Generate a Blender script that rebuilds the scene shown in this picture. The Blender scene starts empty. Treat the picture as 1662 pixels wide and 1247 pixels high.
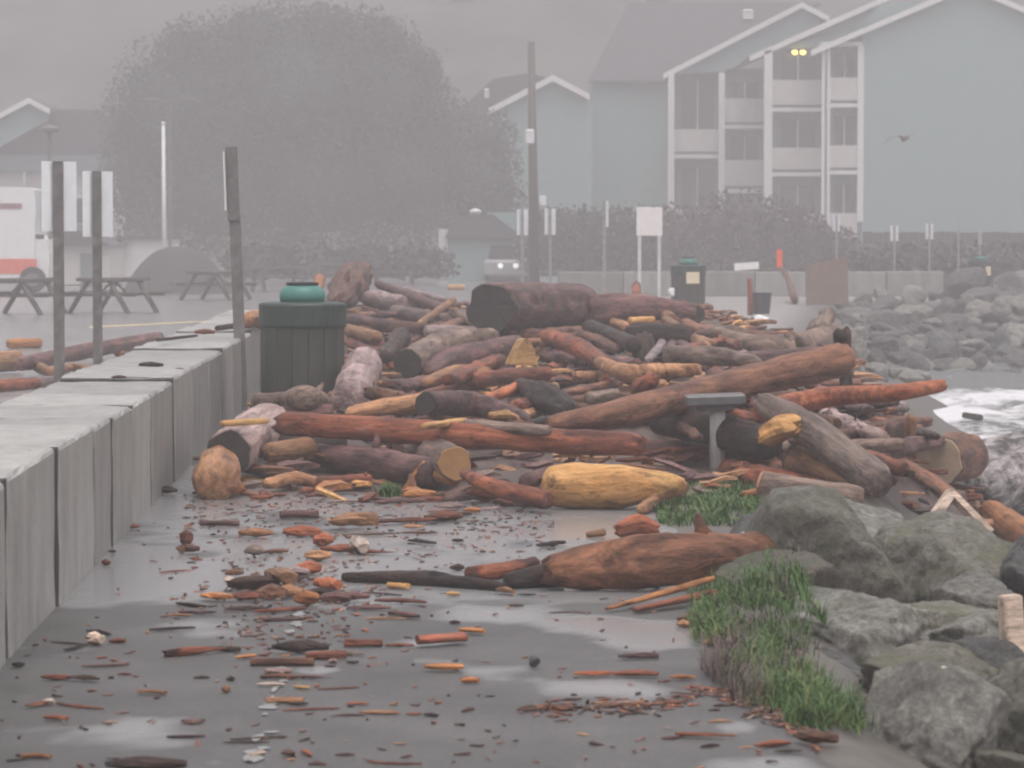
import bpy, math, random
from mathutils import Vector, Matrix, noise, Quaternion
R = math.radians
sc = bpy.context.scene
col = sc.collection

# ------------------------------------------------------------------ camera
F_PX, PW, PH, HZ = 5200.0, 1662.0, 1247.0, 392.0       # focal length and horizon row in photo pixels
EYE = 1.5
PITCH = math.atan((PH / 2 - HZ) / F_PX)
cam_data = bpy.data.cameras.new('camera')
cam_data.sensor_width = 36.0
cam_data.lens = 36.0 * F_PX / PW
cam_data.clip_start, cam_data.clip_end = 0.5, 2000
cam_data.dof.use_dof = True
cam_data.dof.focus_distance = 20.0
cam_data.dof.aperture_fstop = 8.0
cam = bpy.data.objects.new('camera', cam_data)
cam.location = (0, 0, EYE)
cam.rotation_euler = (math.pi / 2 - PITCH, 0, 0)
col.objects.link(cam)
sc.camera = cam

# ------------------------------------------------------------------ sky, sun, exposure
SUN_EL, SUN_AZ = R(72), R(160)                          # the bright part of the overcast, high and a little behind the camera
world = bpy.data.worlds.new('World'); sc.world = world
world.use_nodes = True
wn = world.node_tree.nodes; wl = world.node_tree.links
wn.clear()
sky = wn.new('ShaderNodeTexSky'); sky.sky_type = 'NISHITA'
sky.sun_disc = False; sky.sun_elevation = SUN_EL; sky.sun_rotation = SUN_AZ
sky.air_density = 1.2; sky.dust_density = 6.0; sky.ozone_density = 0.6
hs = wn.new('ShaderNodeHueSaturation'); hs.inputs['Saturation'].default_value = 0.12   # overcast: the cloud takes the blue out
tint = wn.new('ShaderNodeMix'); tint.data_type = 'RGBA'; tint.blend_type = 'MULTIPLY'
tint.inputs['Factor'].default_value = 1.0
tint.inputs[7].default_value = (1.0, 0.968, 1.0, 1)
bg = wn.new('ShaderNodeBackground'); bg.inputs['Strength'].default_value = 0.15
wo = wn.new('ShaderNodeOutputWorld')
wl.new(sky.outputs[0], hs.inputs['Color']); wl.new(hs.outputs[0], tint.inputs[6])
wl.new(tint.outputs[2], bg.inputs['Color']); wl.new(bg.outputs[0], wo.inputs['Surface'])
sun_data = bpy.data.lights.new('sun', 'SUN')
sun_data.energy = 1.7; sun_data.angle = R(165); sun_data.color = (1, 0.97, 0.94)
sun = bpy.data.objects.new('sun', sun_data); col.objects.link(sun)
sun.rotation_euler = (math.pi / 2 - SUN_EL, 0, math.pi - SUN_AZ)      # light travels away from the camera
vs = sc.view_settings
vs.view_transform = 'Standard'; vs.look = 'None'; vs.gamma = 1.0; vs.use_curve_mapping = False
vs.exposure = EXPO = 0.55
sc.render.engine = 'CYCLES'
cy = sc.cycles
cy.max_bounces = 6; cy.diffuse_bounces = 3; cy.glossy_bounces = 2; cy.transmission_bounces = 2
cy.volume_bounces = 2; cy.transparent_max_bounces = 6
cy.use_denoising = True
cy.filter_width = 2.2                                   # the photograph is soft

# ------------------------------------------------------------------ helpers
def ray(px, py):
    a, b = (px - PW / 2) / F_PX, -(py - PH / 2) / F_PX
    c, s = math.cos(PITCH), math.sin(PITCH)
    return Vector((a, c + b * s, -s + b * c))
def at(px, py, Y):                                      # the point seen at a pixel, Y metres ahead
    d = ray(px, py); t = Y / d.y
    return Vector((d.x * t, Y, EYE + d.z * t))
def on(px, py, z=0.0):                                  # the point seen at a pixel, at height z
    d = ray(px, py); t = (z - EYE) / d.z
    return Vector((d.x * t, d.y * t, z))
def lerp_tab(tab, x):
    if x <= tab[0][0]: return tab[0][1]
    for (a, b), (c, d) in zip(tab, tab[1:]):
        if x <= c: return b + (d - b) * (x - a) / (c - a)
    return tab[-1][1]
def sstep(a, b, x):
    t = max(0.0, min(1.0, (x - a) / (b - a))); return t * t * (3 - 2 * t)
def N(p, s=1.0, o=0.0):
    return noise.noise(Vector((p[0] * s + o, p[1] * s + o * 1.7, p[2] * s - o)))
def fbm(p, s=1.0, o=0.0, n=4):
    v, a = 0.0, 0.5
    for i in range(n):
        v += a * N(p, s, o + i * 7.3); s *= 2.1; a *= 0.5
    return v

class MB:
    """collects shapes; build() links them as one mesh object"""
    def __init__(s): s.v = []; s.f = []; s.m = []; s.c = []
    def add(s, vs_, fs_, mi=0, colr=None):
        b = len(s.v); s.v += [tuple(v) for v in vs_]
        s.f += [tuple(b + i for i in f) for f in fs_]; s.m += [mi] * len(fs_)
        if colr is not None: s.c += [colr] * len(vs_)
        return s
    def box(s, x0, x1, y0, y1, z0, z1, mi=0, mat=None, colr=None, bev=0.0):
        if bev > 0:
            b = bev
            prof = lambda z, i: [(x0 + i, y0 + i, z), (x1 - i, y0 + i, z), (x1 - i, y1 - i, z), (x0 + i, y1 - i, z)]
            def oct_(z, i):
                return [(x0+b+i, y0+i, z), (x1-b-i, y0+i, z), (x1-i, y0+b+i, z), (x1-i, y1-b-i, z), (x1-b-i, y1-i, z), (x0+b+i, y1-i, z), (x0+i, y1-b-i, z), (x0+i, y0+b+i, z)]
            rings = oct_(z0, b*.6) + oct_(z0 + b, 0) + oct_(z1 - b, 0) + oct_(z1, b*.6)
            fs = [(7,6,5,4,3,2,1,0)] + [tuple(24 + i for i in range(8))]
            for r_ in range(3):
                for i in range(8):
                    j = (i + 1) % 8
                    fs.append((r_*8+i, r_*8+j, r_*8+8+j, r_*8+8+i))
            vs_ = [Vector(p) for p in rings]
        else:
            vs_ = [Vector((x, y, z)) for z in (z0, z1) for y in (y0, y1) for x in (x0, x1)]
            fs = [(0,2,3,1), (4,5,7,6), (0,1,5,4), (2,6,7,3), (0,4,6,2), (1,3,7,5)]
        if mat is not None: vs_ = [mat @ v for v in vs_]
        return s.add(vs_, fs, mi, colr)
    def tube(s, pts, rad, n=10, mi=0, cap=True, colr=None):
        pts = [Vector(p) for p in pts]
        if not hasattr(rad, '__len__'): rad = [rad] * len(pts)
        vs_ = []; up = None
        for i, p in enumerate(pts):
            t = (pts[min(i + 1, len(pts) - 1)] - pts[max(i - 1, 0)]).normalized()
            if up is None: up = Vector((0, 0, 1)) if abs(t.z) < .9 else Vector((1, 0, 0))
            a = t.cross(up).normalized(); b = a.cross(t).normalized(); up = b
            for k in range(n):
                q = 2 * math.pi * k / n
                vs_.append(p + (a * math.cos(q) + b * math.sin(q)) * rad[i])
        fs = [(i*n+k, i*n+(k+1) % n, (i+1)*n+(k+1) % n, (i+1)*n+k) for i in range(len(pts)-1) for k in range(n)]
        if cap:
            fs.append(tuple(reversed(range(n)))); fs.append(tuple((len(pts)-1)*n+k for k in range(n)))
        return s.add(vs_, fs, mi, colr)
    def lathe(s, prof, n=24, mi=0, off=(0, 0, 0)):
        vs_ = [(off[0]+r*math.cos(2*math.pi*k/n), off[1]+r*math.sin(2*math.pi*k/n), off[2]+z) for r, z in prof for k in range(n)]
        fs = [(i*n+k, i*n+(k+1) % n, (i+1)*n+(k+1) % n, (i+1)*n+k) for i in range(len(prof)-1) for k in range(n)]
        fs.append(tuple(reversed(range(n)))); fs.append(tuple((len(prof)-1)*n+k for k in range(n)))
        return s.add(vs_, fs, mi)
    def prism(s, poly, y0, y1, mi=0):                   # polygon in x,z pulled along y
        n = len(poly)
        vs_ = [(x, y0, z) for x, z in poly] + [(x, y1, z) for x, z in poly]
        fs = [tuple(range(n)), tuple(reversed(range(n, 2*n)))] + [(i, i+n, (i+1) % n + n, (i+1) % n) for i in range(n)]
        return s.add(vs_, fs, mi)
    def build(s, name, mats, parent=None, loc=(0, 0, 0), smooth=False, mw=None):
        me = bpy.data.meshes.new(name); me.from_pydata(s.v, [], s.f)
        for m in (mats if isinstance(mats, (list, tuple)) else [mats]): me.materials.append(m)
        if any(s.m): me.polygons.foreach_set('material_index', s.m)
        if smooth: me.polygons.foreach_set('use_smooth', [True] * len(s.f))
        if s.c:
            at_ = me.color_attributes.new('tone', 'FLOAT_COLOR', 'POINT')
            at_.data.foreach_set('color', [x for c in s.c for x in (c[0], c[1], c[2], 1.0)])
        me.validate(); me.update()
        o = bpy.data.objects.new(name, me); col.objects.link(o)
        if parent is not None: o.parent = parent
        if mw is not None: o.matrix_local = mw
        else: o.location = loc
        return o
def tag(o, label=None, cat=None, group=None, kind=None):
    if label: o['label'] = label
    if cat: o['category'] = cat
    if group: o['group'] = group
    if kind: o['kind'] = kind
    return o
def thing(name, label, cat, loc=(0, 0, 0), rz=0.0, group=None):
    o = bpy.data.objects.new(name, None); col.objects.link(o)
    o.location = loc; o.rotation_euler = (0, 0, rz)
    return tag(o, label, cat, group)
def copy_tree(o, parent=None):
    c = o.copy(); col.objects.link(c)
    if parent is not None: c.parent = parent
    for ch in list(o.children): copy_tree(ch, c)
    return c

# ------------------------------------------------------------------ materials
def mat_new(name):
    m = bpy.data.materials.new(name); m.use_nodes = True
    nt = m.node_tree; b = nt.nodes['Principled BSDF']
    return m, nt, b
def nnode(nt, typ, **kw):
    n = nt.nodes.new(typ)
    for k, v in kw.items():
        if k in n.inputs: n.inputs[k].default_value = v
        else: setattr(n, k, v)
    return n
def ramp(nt, fac, stops):
    r = nt.nodes.new('ShaderNodeValToRGB')
    el = r.color_ramp.elements
    while len(el) < len(stops): el.new(0.5)
    for e, (p, c) in zip(el, stops):
        e.position = p; e.color = (c[0], c[1], c[2], 1) if hasattr(c, '__len__') else (c, c, c, 1)
    nt.links.new(fac, r.inputs[0]); return r
def mix(nt, fac, a, b, mode='MIX'):
    n = nt.nodes.new('ShaderNodeMix'); n.data_type = 'RGBA'; n.blend_type = mode
    for i, v in ((0, fac), (6, a), (7, b)):
        if isinstance(v, bpy.types.NodeSocket): nt.links.new(v, n.inputs[i])
        else: n.inputs[i].default_value = v if i == 0 else (v[0], v[1], v[2], 1)
    return n.outputs[2]
def simple(name, c, rough=0.7, var=0.25, scale=6.0, bump=0.0, spec=0.5, metal=0.0, coords='Object', c2=None, stretch=None):
    m, nt, b = mat_new(name)
    tc = nnode(nt, 'ShaderNodeTexCoord')
    src = tc.outputs[coords]
    if stretch:
        mp = nnode(nt, 'ShaderNodeMapping'); mp.inputs['Scale'].default_value = stretch
        nt.links.new(src, mp.inputs[0]); src = mp.outputs[0]
    n1 = nnode(nt, 'ShaderNodeTexNoise', Scale=scale, Detail=6.0, Roughness=0.62)
    nt.links.new(src, n1.inputs['Vector'])
    lo = tuple(x * (1 - var) for x in c); hi = tuple(min(1, x * (1 + var)) for x in (c2 or c))
    r = ramp(nt, n1.outputs[0], [(0.3, lo), (0.7, hi)])
    nt.links.new(r.outputs[0], b.inputs['Base Color'])
    b.inputs['Roughness'].default_value = rough
    b.inputs['Specular IOR Level'].default_value = spec
    b.inputs['Metallic'].default_value = metal
    if bump:
        bp = nnode(nt, 'ShaderNodeBump', Strength=bump, Distance=0.02)
        nt.links.new(n1.outputs[0], bp.inputs['Height']); nt.links.new(bp.outputs[0], b.inputs['Normal'])
    return m
def wood(name, c, c2, rough=0.5, patch=0.5):
    """water-worn wood: grain along the object's own X, hue patches, slight per-log shift"""
    m, nt, b = mat_new(name)
    tc = nnode(nt, 'ShaderNodeTexCoord'); oi = nnode(nt, 'ShaderNodeObjectInfo')
    off = nnode(nt, 'ShaderNodeVectorMath', operation='SCALE'); off.inputs['Scale'].default_value = 37.0
    cb = nnode(nt, 'ShaderNodeCombineXYZ')
    for i in range(3): nt.links.new(oi.outputs['Random'], cb.inputs[i])
    nt.links.new(cb.outputs[0], off.inputs[0])
    ad = nnode(nt, 'ShaderNodeVectorMath', operation='ADD')
    nt.links.new(tc.outputs['Object'], ad.inputs[0]); nt.links.new(off.outputs[0], ad.inputs[1])
    mp = nnode(nt, 'ShaderNodeMapping'); mp.inputs['Scale'].default_value = (2.0, 20, 20)
    nt.links.new(ad.outputs[0], mp.inputs[0])
    grain = nnode(nt, 'ShaderNodeTexNoise', Scale=1.0, Detail=6.0, Roughness=0.7, Distortion=.4)
    nt.links.new(mp.outputs[0], grain.inputs['Vector'])
    mp2 = nnode(nt, 'ShaderNodeMapping'); mp2.inputs['Scale'].default_value = (1.7, 6, 6)
    nt.links.new(ad.outputs[0], mp2.inputs[0])
    pat = nnode(nt, 'ShaderNodeTexNoise', Scale=1.0, Detail=5.0, Roughness=0.65)
    nt.links.new(mp2.outputs[0], pat.inputs['Vector'])
    mp3 = nnode(nt, 'ShaderNodeMapping'); mp3.inputs['Scale'].default_value = (4.5, 9, 9); mp3.inputs['Location'].default_value = (5, 3, 8)
    nt.links.new(ad.outputs[0], mp3.inputs[0])
    spot = nnode(nt, 'ShaderNodeTexNoise', Scale=1.0, Detail=6.0, Roughness=0.7)
    nt.links.new(mp3.outputs[0], spot.inputs['Vector'])
    pr = ramp(nt, pat.outputs[0], [(0.40, 0.0), (0.62, 1.0)])
    base = mix(nt, pr.outputs[0], c, c2)
    dk = ramp(nt, spot.outputs[0], [(0.30, 1.0), (0.44, 0.0)])            # rot and mud stains
    base = mix(nt, dk.outputs[0], base, tuple(x * .30 for x in c))
    gy = ramp(nt, spot.outputs[0], [(0.60, 0.0), (0.72, 0.55)])           # bleached, barkless patches
    base = mix(nt, gy.outputs[0], base, tuple(.5 * x + .5 * y for x, y in zip(c2, (.30, .25, .22))))
    gr = ramp(nt, grain.outputs[0], [(0.28, 0.22), (0.48, .85), (0.68, 1.35)])
    cc = mix(nt, 1.0, base, gr.outputs[0], 'MULTIPLY')
    rv = ramp(nt, oi.outputs['Random'], [(0.0, (0.72, 0.74, 0.78)), (1.0, (1.25, 1.2, 1.15))])
    cc = mix(nt, 1.0, cc, rv.outputs[0], 'MULTIPLY')
    nt.links.new(cc, b.inputs['Base Color'])
    b.inputs['Specular IOR Level'].default_value = .22
    rr = ramp(nt, pat.outputs[0], [(0.3, max(.2, rough - 0.1)), (0.7, rough + 0.2)])
    nt.links.new(rr.outputs[0], b.inputs['Roughness'])
    bp = nnode(nt, 'ShaderNodeBump', Strength=0.9, Distance=0.025)
    nt.links.new(grain.outputs[0], bp.inputs['Height'])
    bp2 = nnode(nt, 'ShaderNodeBump', Strength=0.6, Distance=0.05)
    nt.links.new(spot.outputs[0], bp2.inputs['Height']); nt.links.new(bp.outputs[0], bp2.inputs['Normal'])
    nt.links.new(bp2.outputs[0], b.inputs['Normal'])
    return m
def attr_mat(name, rough=0.6, bump=0.3, scale=30.0):
    m, nt, b = mat_new(name)
    a = nnode(nt, 'ShaderNodeAttribute', attribute_name='tone')
    tc = nnode(nt, 'ShaderNodeTexCoord')
    n1 = nnode(nt, 'ShaderNodeTexNoise', Scale=scale, Detail=4.0)
    nt.links.new(tc.outputs['Object'], n1.inputs['Vector'])
    g = ramp(nt, n1.outputs[0], [(0.3, 0.65), (0.7, 1.25)])
    nt.links.new(mix(nt, 1.0, a.outputs['Color'], g.outputs[0], 'MULTIPLY'), b.inputs['Base Color'])
    b.inputs['Roughness'].default_value = rough; b.inputs['Specular IOR Level'].default_value = .25
    bp = nnode(nt, 'ShaderNodeBump', Strength=bump, Distance=0.01)
    nt.links.new(n1.outputs[0], bp.inputs['Height']); nt.links.new(bp.outputs[0], b.inputs['Normal'])
    return m

TONES = {  # dark, brown, reddish, greyish, tan, golden, orange, purplish, pale, red, lilac, pale flecked
 'K': ((.018,.011,.009), (.055,.030,.021)), 'B': ((.065,.027,.017), (.215,.095,.052)),
 'R': ((.080,.024,.016), (.31,.100,.050)), 'Y': ((.11,.072,.055), (.27,.195,.155)),
 'T': ((.22,.105,.050), (.40,.215,.110)), 'G': ((.48,.235,.072), (.62,.36,.14)),
 'O': ((.30,.11,.038), (.47,.205,.075)), 'P': ((.065,.030,.028), (.20,.105,.092)),
 'W': ((.44,.34,.27), (.60,.49,.41)), 'S': ((.24,.060,.030), (.44,.15,.068)),
 'V': ((.24,.165,.155), (.42,.32,.30)), 'F': ((.016,.012,.011), (.40,.37,.37)),
 'C': ((.13,.050,.029), (.32,.145,.080))}
TONE_WORD = {'K': 'dark', 'B': 'brown', 'R': 'reddish brown', 'Y': 'greyish', 'T': 'tan', 'G': 'golden',
             'O': 'orange', 'P': 'purplish brown', 'W': 'pale', 'S': 'red', 'V': 'pale lilac', 'F': 'pale flecked black', 'C': 'warm brown'}
WOOD = {k: wood('wood_' + TONE_WORD[k].replace(' ', '_'), a, b_) for k, (a, b_) in TONES.items()}
def endgrain(name, c, c2):
    m, nt, b = mat_new(name)
    tc = nnode(nt, 'ShaderNodeTexCoord')
    w = nnode(nt, 'ShaderNodeTexWave', wave_type='RINGS', rings_direction='X', Scale=22.0, Distortion=5.0, Detail=3.0)
    w.inputs['Detail Scale'].default_value = 2.0
    nt.links.new(tc.outputs['Object'], w.inputs['Vector'])
    n1 = nnode(nt, 'ShaderNodeTexNoise', Scale=9.0, Detail=5.0)
    nt.links.new(tc.outputs['Object'], n1.inputs['Vector'])
    base = mix(nt, n1.outputs[0], c, c2)
    g = ramp(nt, w.outputs[0], [(0.0, 0.84), (1.0, 1.06)])
    nt.links.new(mix(nt, 1.0, base, g.outputs[0], 'MULTIPLY'), b.inputs['Base Color'])
    b.inputs['Roughness'].default_value = 0.65
    return m
END = {'t': endgrain('endgrain_tan', (.40,.22,.11), (.30,.18,.10)), 'g': endgrain('endgrain_golden', (.40,.20,.065), (.20,.095,.04)),
       'k': endgrain('black_end_cap', (.012,.009,.008), (.03,.02,.017)), 'r': endgrain('endgrain_red', (.24,.10,.06), (.33,.15,.08)),  # the black one paints the shade inside hollow log ends
       'b': endgrain('endgrain_brown', (.17,.085,.05), (.26,.14,.08)), 'w': endgrain('endgrain_pale', (.38,.28,.19), (.20,.14,.095))}
# ------------------------------------------------------------------ the ground
def edge_path(Y):      # right edge of the pavement
    return lerp_tab([(0, 1.0), (8, .97), (9.1, .93), (10, .80), (11.2, .70), (12.5, .74), (13.7, .80), (17.8, .84), (22, .9), (60, 2.0)], Y)
SHORE = [(-60, .95), (8, .98), (11, .92), (12.5, 1.0), (16, 1.3), (20, 2.0), (25, 2.6), (32, 3.1), (45, 3.9), (58, 5.2), (68, 6.3), (80, 7.6), (120, 12)]
def shore_d(x, y):     # seaward (+) of the bank's rim: steep beside the path, a long gentle slope across the far end of the bay
    return min(x - lerp_tab(SHORE, y), .23 * (80 - y))
def ground_z(x, y):
    d = shore_d(x, y)
    if d <= 0: return 0.0
    return max(-2.8, -0.50 * d + 0.05 * N((x, y, 0), .9)) * sstep(0, .5, d)
def axis(spans):
    out = []
    for a, b_, st in spans:
        n = max(1, round((b_ - a) / st)); out += [a + (b_ - a) * i / n for i in range(n)]
    return out + [spans[-1][1]]
gx = axis([(-260, -60, 40), (-60, -6, 6), (-6, 0, .7), (0, 6, .25), (6, 22, .5), (22, 60, 3), (60, 260, 40)])
gy = axis([(-40, 6, 6), (6, 30, .3), (30, 60, .6), (60, 92, .8), (92, 200, 9), (200, 520, 40)])
g = MB()
gv = [(x, y, ground_z(x, y)) for y in gy for x in gx]
nx = len(gx)
g.add(gv, [(j*nx+i, j*nx+i+1, (j+1)*nx+i+1, (j+1)*nx+i) for j in range(len(gy)-1) for i in range(nx-1)])
g.c = [(sstep(-1.5, -.5, shore_d(x, y)) if y < 45 else sstep(-.6, .3, shore_d(x, y)), 0, 0) for x, y, z in gv]
m, nt, b = mat_new('soil_and_gravel')
at_ = nnode(nt, 'ShaderNodeAttribute', attribute_name='tone'); tc = nnode(nt, 'ShaderNodeTexCoord')
n1 = nnode(nt, 'ShaderNodeTexNoise', Scale=3.0, Detail=8.0, Roughness=.7); nt.links.new(tc.outputs['Object'], n1.inputs['Vector'])
land = ramp(nt, n1.outputs[0], [(.3, (.16, .15, .14)), (.7, (.30, .285, .27))])
bank = ramp(nt, n1.outputs[0], [(.3, (.035, .03, .026)), (.7, (.10, .085, .07))])
sp = nnode(nt, 'ShaderNodeSeparateColor'); nt.links.new(at_.outputs['Color'], sp.inputs[0])
nt.links.new(mix(nt, sp.outputs[0], land.outputs[0], bank.outputs[0]), b.inputs['Base Color'])
b.inputs['Roughness'].default_value = .55
bp = nnode(nt, 'ShaderNodeBump', Strength=.5, Distance=.03); nt.links.new(n1.outputs[0], bp.inputs['Height']); nt.links.new(bp.outputs[0], b.inputs['Normal'])
tag(g.build('ground', m, smooth=True), kind='structure')

# wall line: the block wall's front foot
def wall_x(Y): return -1.80 - 0.0342 * (Y - 11.26)
# pavement beside the wall, with standing water in its hollows
PUD = [(300, 940, 130, 26), (355, 822, 130, 16), (250, 905, 50, 12), (935, 862, 130, 13), (1040, 1028, 120, 22), (960, 1010, 120, 10), (900, 905, 60, 10),
       (760, 885, 60, 8), (1250, 1240, 110, 24), (1000, 1120, 120, 18), (640, 830, 120, 8), (820, 1000, 110, 12), (430, 905, 70, 18), (520, 1090, 60, 8), (1190, 1180, 60, 18), (700, 1045, 60, 8), (560, 925, 60, 9)]
pud = []
for cx, cy_, rx, ry in PUD:
    c0 = on(cx, cy_); pud.append((c0.x, c0.y, abs(on(cx+rx, cy_).x - c0.x), abs(on(cx, cy_-ry).y - c0.y)))
pm = MB(); ny_, nx_ = 420, 46
pv = []; pc = []
for j in range(ny_):
    Y = 6 + 44 * (j / (ny_ - 1)) ** 1.5
    for i in range(nx_):
        t = i / (nx_ - 1); x0 = wall_x(Y) - .1; x1 = edge_path(Y) + .05 * N((0, Y, 0), 2.2) + .02 * N((3, Y, 0), 9)
        x = x0 + (x1 - x0) * t
        w = -1.0
        for ax, ay, rx, ry in pud:
            w = max(w, 1 - math.hypot((x-ax)/rx, (Y-ay)/ry))
        w = max(w, -.5) * .7 + 1.3 * fbm((x, Y * .8, 0), 1.3, 3.0, 5) + .5 * fbm((x, Y * .7, 0), 5, 9.0) + .12 + .40 * sstep(12.3, 13.8, Y) - .22 * sstep(11.8, 10.3, Y)
        pv.append((x, Y, .004 if t < 1 else .0)); pc.append((max(0, min(1, .5 + w)), 0, 0))
pm.add(pv, [(j*nx_+i, j*nx_+i+1, (j+1)*nx_+i+1, (j+1)*nx_+i) for j in range(ny_-1) for i in range(nx_-1)]); pm.c = pc
m, nt, b = mat_new('wet_pavement')
at_ = nnode(nt, 'ShaderNodeAttribute', attribute_name='tone'); tc = nnode(nt, 'ShaderNodeTexCoord')
sp = nnode(nt, 'ShaderNodeSeparateColor'); nt.links.new(at_.outputs['Color'], sp.inputs[0])
n1 = nnode(nt, 'ShaderNodeTexNoise', Scale=55.0, Detail=6.0, Roughness=.75); nt.links.new(tc.outputs['Object'], n1.inputs['Vector'])
n2 = nnode(nt, 'ShaderNodeTexNoise', Scale=1.6, Detail=6.0, Roughness=.65); nt.links.new(tc.outputs['Object'], n2.inputs['Vector'])
wet = ramp(nt, sp.outputs[0], [(.44, 0.0), (.66, .5), (.92, 1.0)])
fine = ramp(nt, n1.outputs[0], [(.3, (.050, .048, .047)), (.7, (.105, .102, .100))])
broad = ramp(nt, n2.outputs[0], [(.3, .7), (.7, 1.2)])
dry = mix(nt, 1.0, fine.outputs[0], broad.outputs[0], 'MULTIPLY')
nt.links.new(mix(nt, wet.outputs[0], dry, (.19, .19, .192)), b.inputs['Base Color'])  # water tinted paler than dry paving: sky sheen painted into the base
ro = ramp(nt, wet.outputs[0], [(0, .55), (1, .20)]); nt.links.new(ro.outputs[0], b.inputs['Roughness'])
sl = ramp(nt, wet.outputs[0], [(0, .22), (1, 1.0)]); nt.links.new(sl.outputs[0], b.inputs['Specular IOR Level'])
bs = nnode(nt, 'ShaderNodeMath', operation='MULTIPLY_ADD'); nt.links.new(wet.outputs[0], bs.inputs[0]); bs.inputs[1].default_value = -.32; bs.inputs[2].default_value = .35
bp = nnode(nt, 'ShaderNodeBump', Distance=.006); nt.links.new(bs.outputs[0], bp.inputs['Strength']); nt.links.new(n1.outputs[0], bp.inputs['Height']); nt.links.new(bp.outputs[0], b.inputs['Normal'])
tag(pm.build('path', m, smooth=True), kind='structure')

# what is left of a painted line down the pavement
pl_ = MB(); rp = random.Random(14)
for k in range(30):
    t = rp.random(); c0 = on(lerp_tab([(0, 492), (.5, 450), (1, 412)], t) + rp.gauss(0, 5), 990 + 250 * t); n_ = 7
    rw, rl_ = rp.uniform(.01, .035), rp.uniform(.02, .09)
    pl_.add([c0 + Vector((math.cos(6.283*q/n_) * rw * rp.uniform(.5, 1.2), math.sin(6.283*q/n_) * rl_ * rp.uniform(.5, 1.2), .008 + k * .00005)) for q in range(n_)], [tuple(range(n_))])
tag(pl_.build('path_marking', simple('worn_white_paint', (.19, .19, .185), rough=.4, var=.3, scale=30)), kind='structure')

# parking lot behind the wall and across the back
lot = MB()
ys = axis([(-20, 90, 1.5), (90, 210, 8)])
lv = []
for Y in ys:
    xe = wall_x(Y) - .70 if Y < 50 else wall_x(50) - .7 + min(1, (Y - 50) / 12) * (5.2 + max(0, Y - 62) * .02)
    if Y > 92: xe = 60
    for x in (-230, -60, -20, -12, -8, -6, -4.5, xe): lv.append((x if x < xe else xe, Y, .004))
lot.add(lv, [(j*8+i, j*8+i+1, (j+1)*8+i+1, (j+1)*8+i) for j in range(len(ys)-1) for i in range(7)])
m = simple('wet_asphalt', (.20, .196, .193), rough=.22, var=.4, scale=1.1, bump=.15)
tag(lot.build('parking_lot', m), kind='structure')
yl = MB()
a_, b_ = on(150, 532), on(375, 520)
yl.add([a_ + Vector((0, -.5, .008)), b_ + Vector((0, -.5, .008)), b_ + Vector((0, .25, .008)), a_ + Vector((-.1, .5, .008))], [(0, 1, 2, 3)])
tag(yl.build('lot_marking', simple('worn_yellow_paint', (.55, .42, .20), rough=.5, var=.4, scale=3)), kind='structure')

# sea with foam towards the bank
wm = MB(); wxs = axis([(1.5, 14, .16), (14, 40, .6), (40, 260, 20)]); wys = axis([(8, 24, .5), (24, 74, .22), (74, 100, 1.5)])
wv = []; wc = []
for Y in wys:
    for x in wxs:
        d = shore_d(x, Y)
        sw = math.sin((Y * .75 + x * .5) + 1.5 * fbm((x, Y, 0), .25))
        z = -1.22 + .13 * sw + .16 * fbm((x, Y, 2), .8) + .07 * fbm((x, Y, 5), 3.1)
        fm = sstep(8, 2.5, d) * .55 + .95 * fbm((x, Y * .7, 0), .6, 4) + .6 * fbm((x, Y, 0), 2.3, 6) - .12
        fm += .25 * sstep(.4, 1, sw) * sstep(25, 4, d) - .6 * sstep(52, 60, Y)
        wv.append((x, Y, z)); wc.append((max(0, min(1, fm)), 0, 0))
n_ = len(wxs)
wm.add(wv, [(j*n_+i, j*n_+i+1, (j+1)*n_+i+1, (j+1)*n_+i) for j in range(len(wys)-1) for i in range(n_-1)]); wm.c = wc
m, nt, b = mat_new('sea_water')
at_ = nnode(nt, 'ShaderNodeAttribute', attribute_name='tone'); tc = nnode(nt, 'ShaderNodeTexCoord')
sp = nnode(nt, 'ShaderNodeSeparateColor'); nt.links.new(at_.outputs['Color'], sp.inputs[0])
n1 = nnode(nt, 'ShaderNodeTexNoise', Scale=5.0, Detail=7.0, Roughness=.7); nt.links.new(tc.outputs['Object'], n1.inputs['Vector'])
ad = nnode(nt, 'ShaderNodeMath', operation='MULTIPLY_ADD'); nt.links.new(n1.outputs[0], ad.inputs[0]); ad.inputs[1].default_value = 1.1; nt.links.new(sp.outputs[0], ad.inputs[2])
fo = ramp(nt, ad.outputs[0], [(.70, 0.0), (.90, .55), (1.2, 1.0)])
nt.links.new(mix(nt, fo.outputs[0], (.085, .09, .085), (.62, .62, .63)), b.inputs['Base Color'])
ro = ramp(nt, fo.outputs[0], [(0, .15), (1, .8)]); nt.links.new(ro.outputs[0], b.inputs['Roughness'])
bp = nnode(nt, 'ShaderNodeBump', Strength=.6, Distance=.08); nt.links.new(n1.outputs[0], bp.inputs['Height']); nt.links.new(bp.outputs[0], b.inputs['Normal'])
tag(wm.build('water', m, smooth=True), kind='structure')

# the hillside that closes the view
hm = MB(); hx = axis([(-130, 130, 5)]); hy = axis([(168, 222, 3.5), (222, 360, 24)]); n_ = len(hx)
hm.add([(x, y, -.5 + (19.5 + 1.5 * fbm((x, y, 0), .03)) * sstep(168, 216, y) + 1.2 * fbm((x, y, 3), .09) * sstep(172, 188, y)) for y in hy for x in hx],
       [(j*n_+i, j*n_+i+1, (j+1)*n_+i+1, (j+1)*n_+i) for j in range(len(hy)-1) for i in range(n_-1)])
tag(hm.build('hill', simple('brown_hillside', (.085, .07, .068), rough=.9, var=.45, scale=.16, c2=(.095, .09, .078)), smooth=True), kind='structure')

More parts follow.
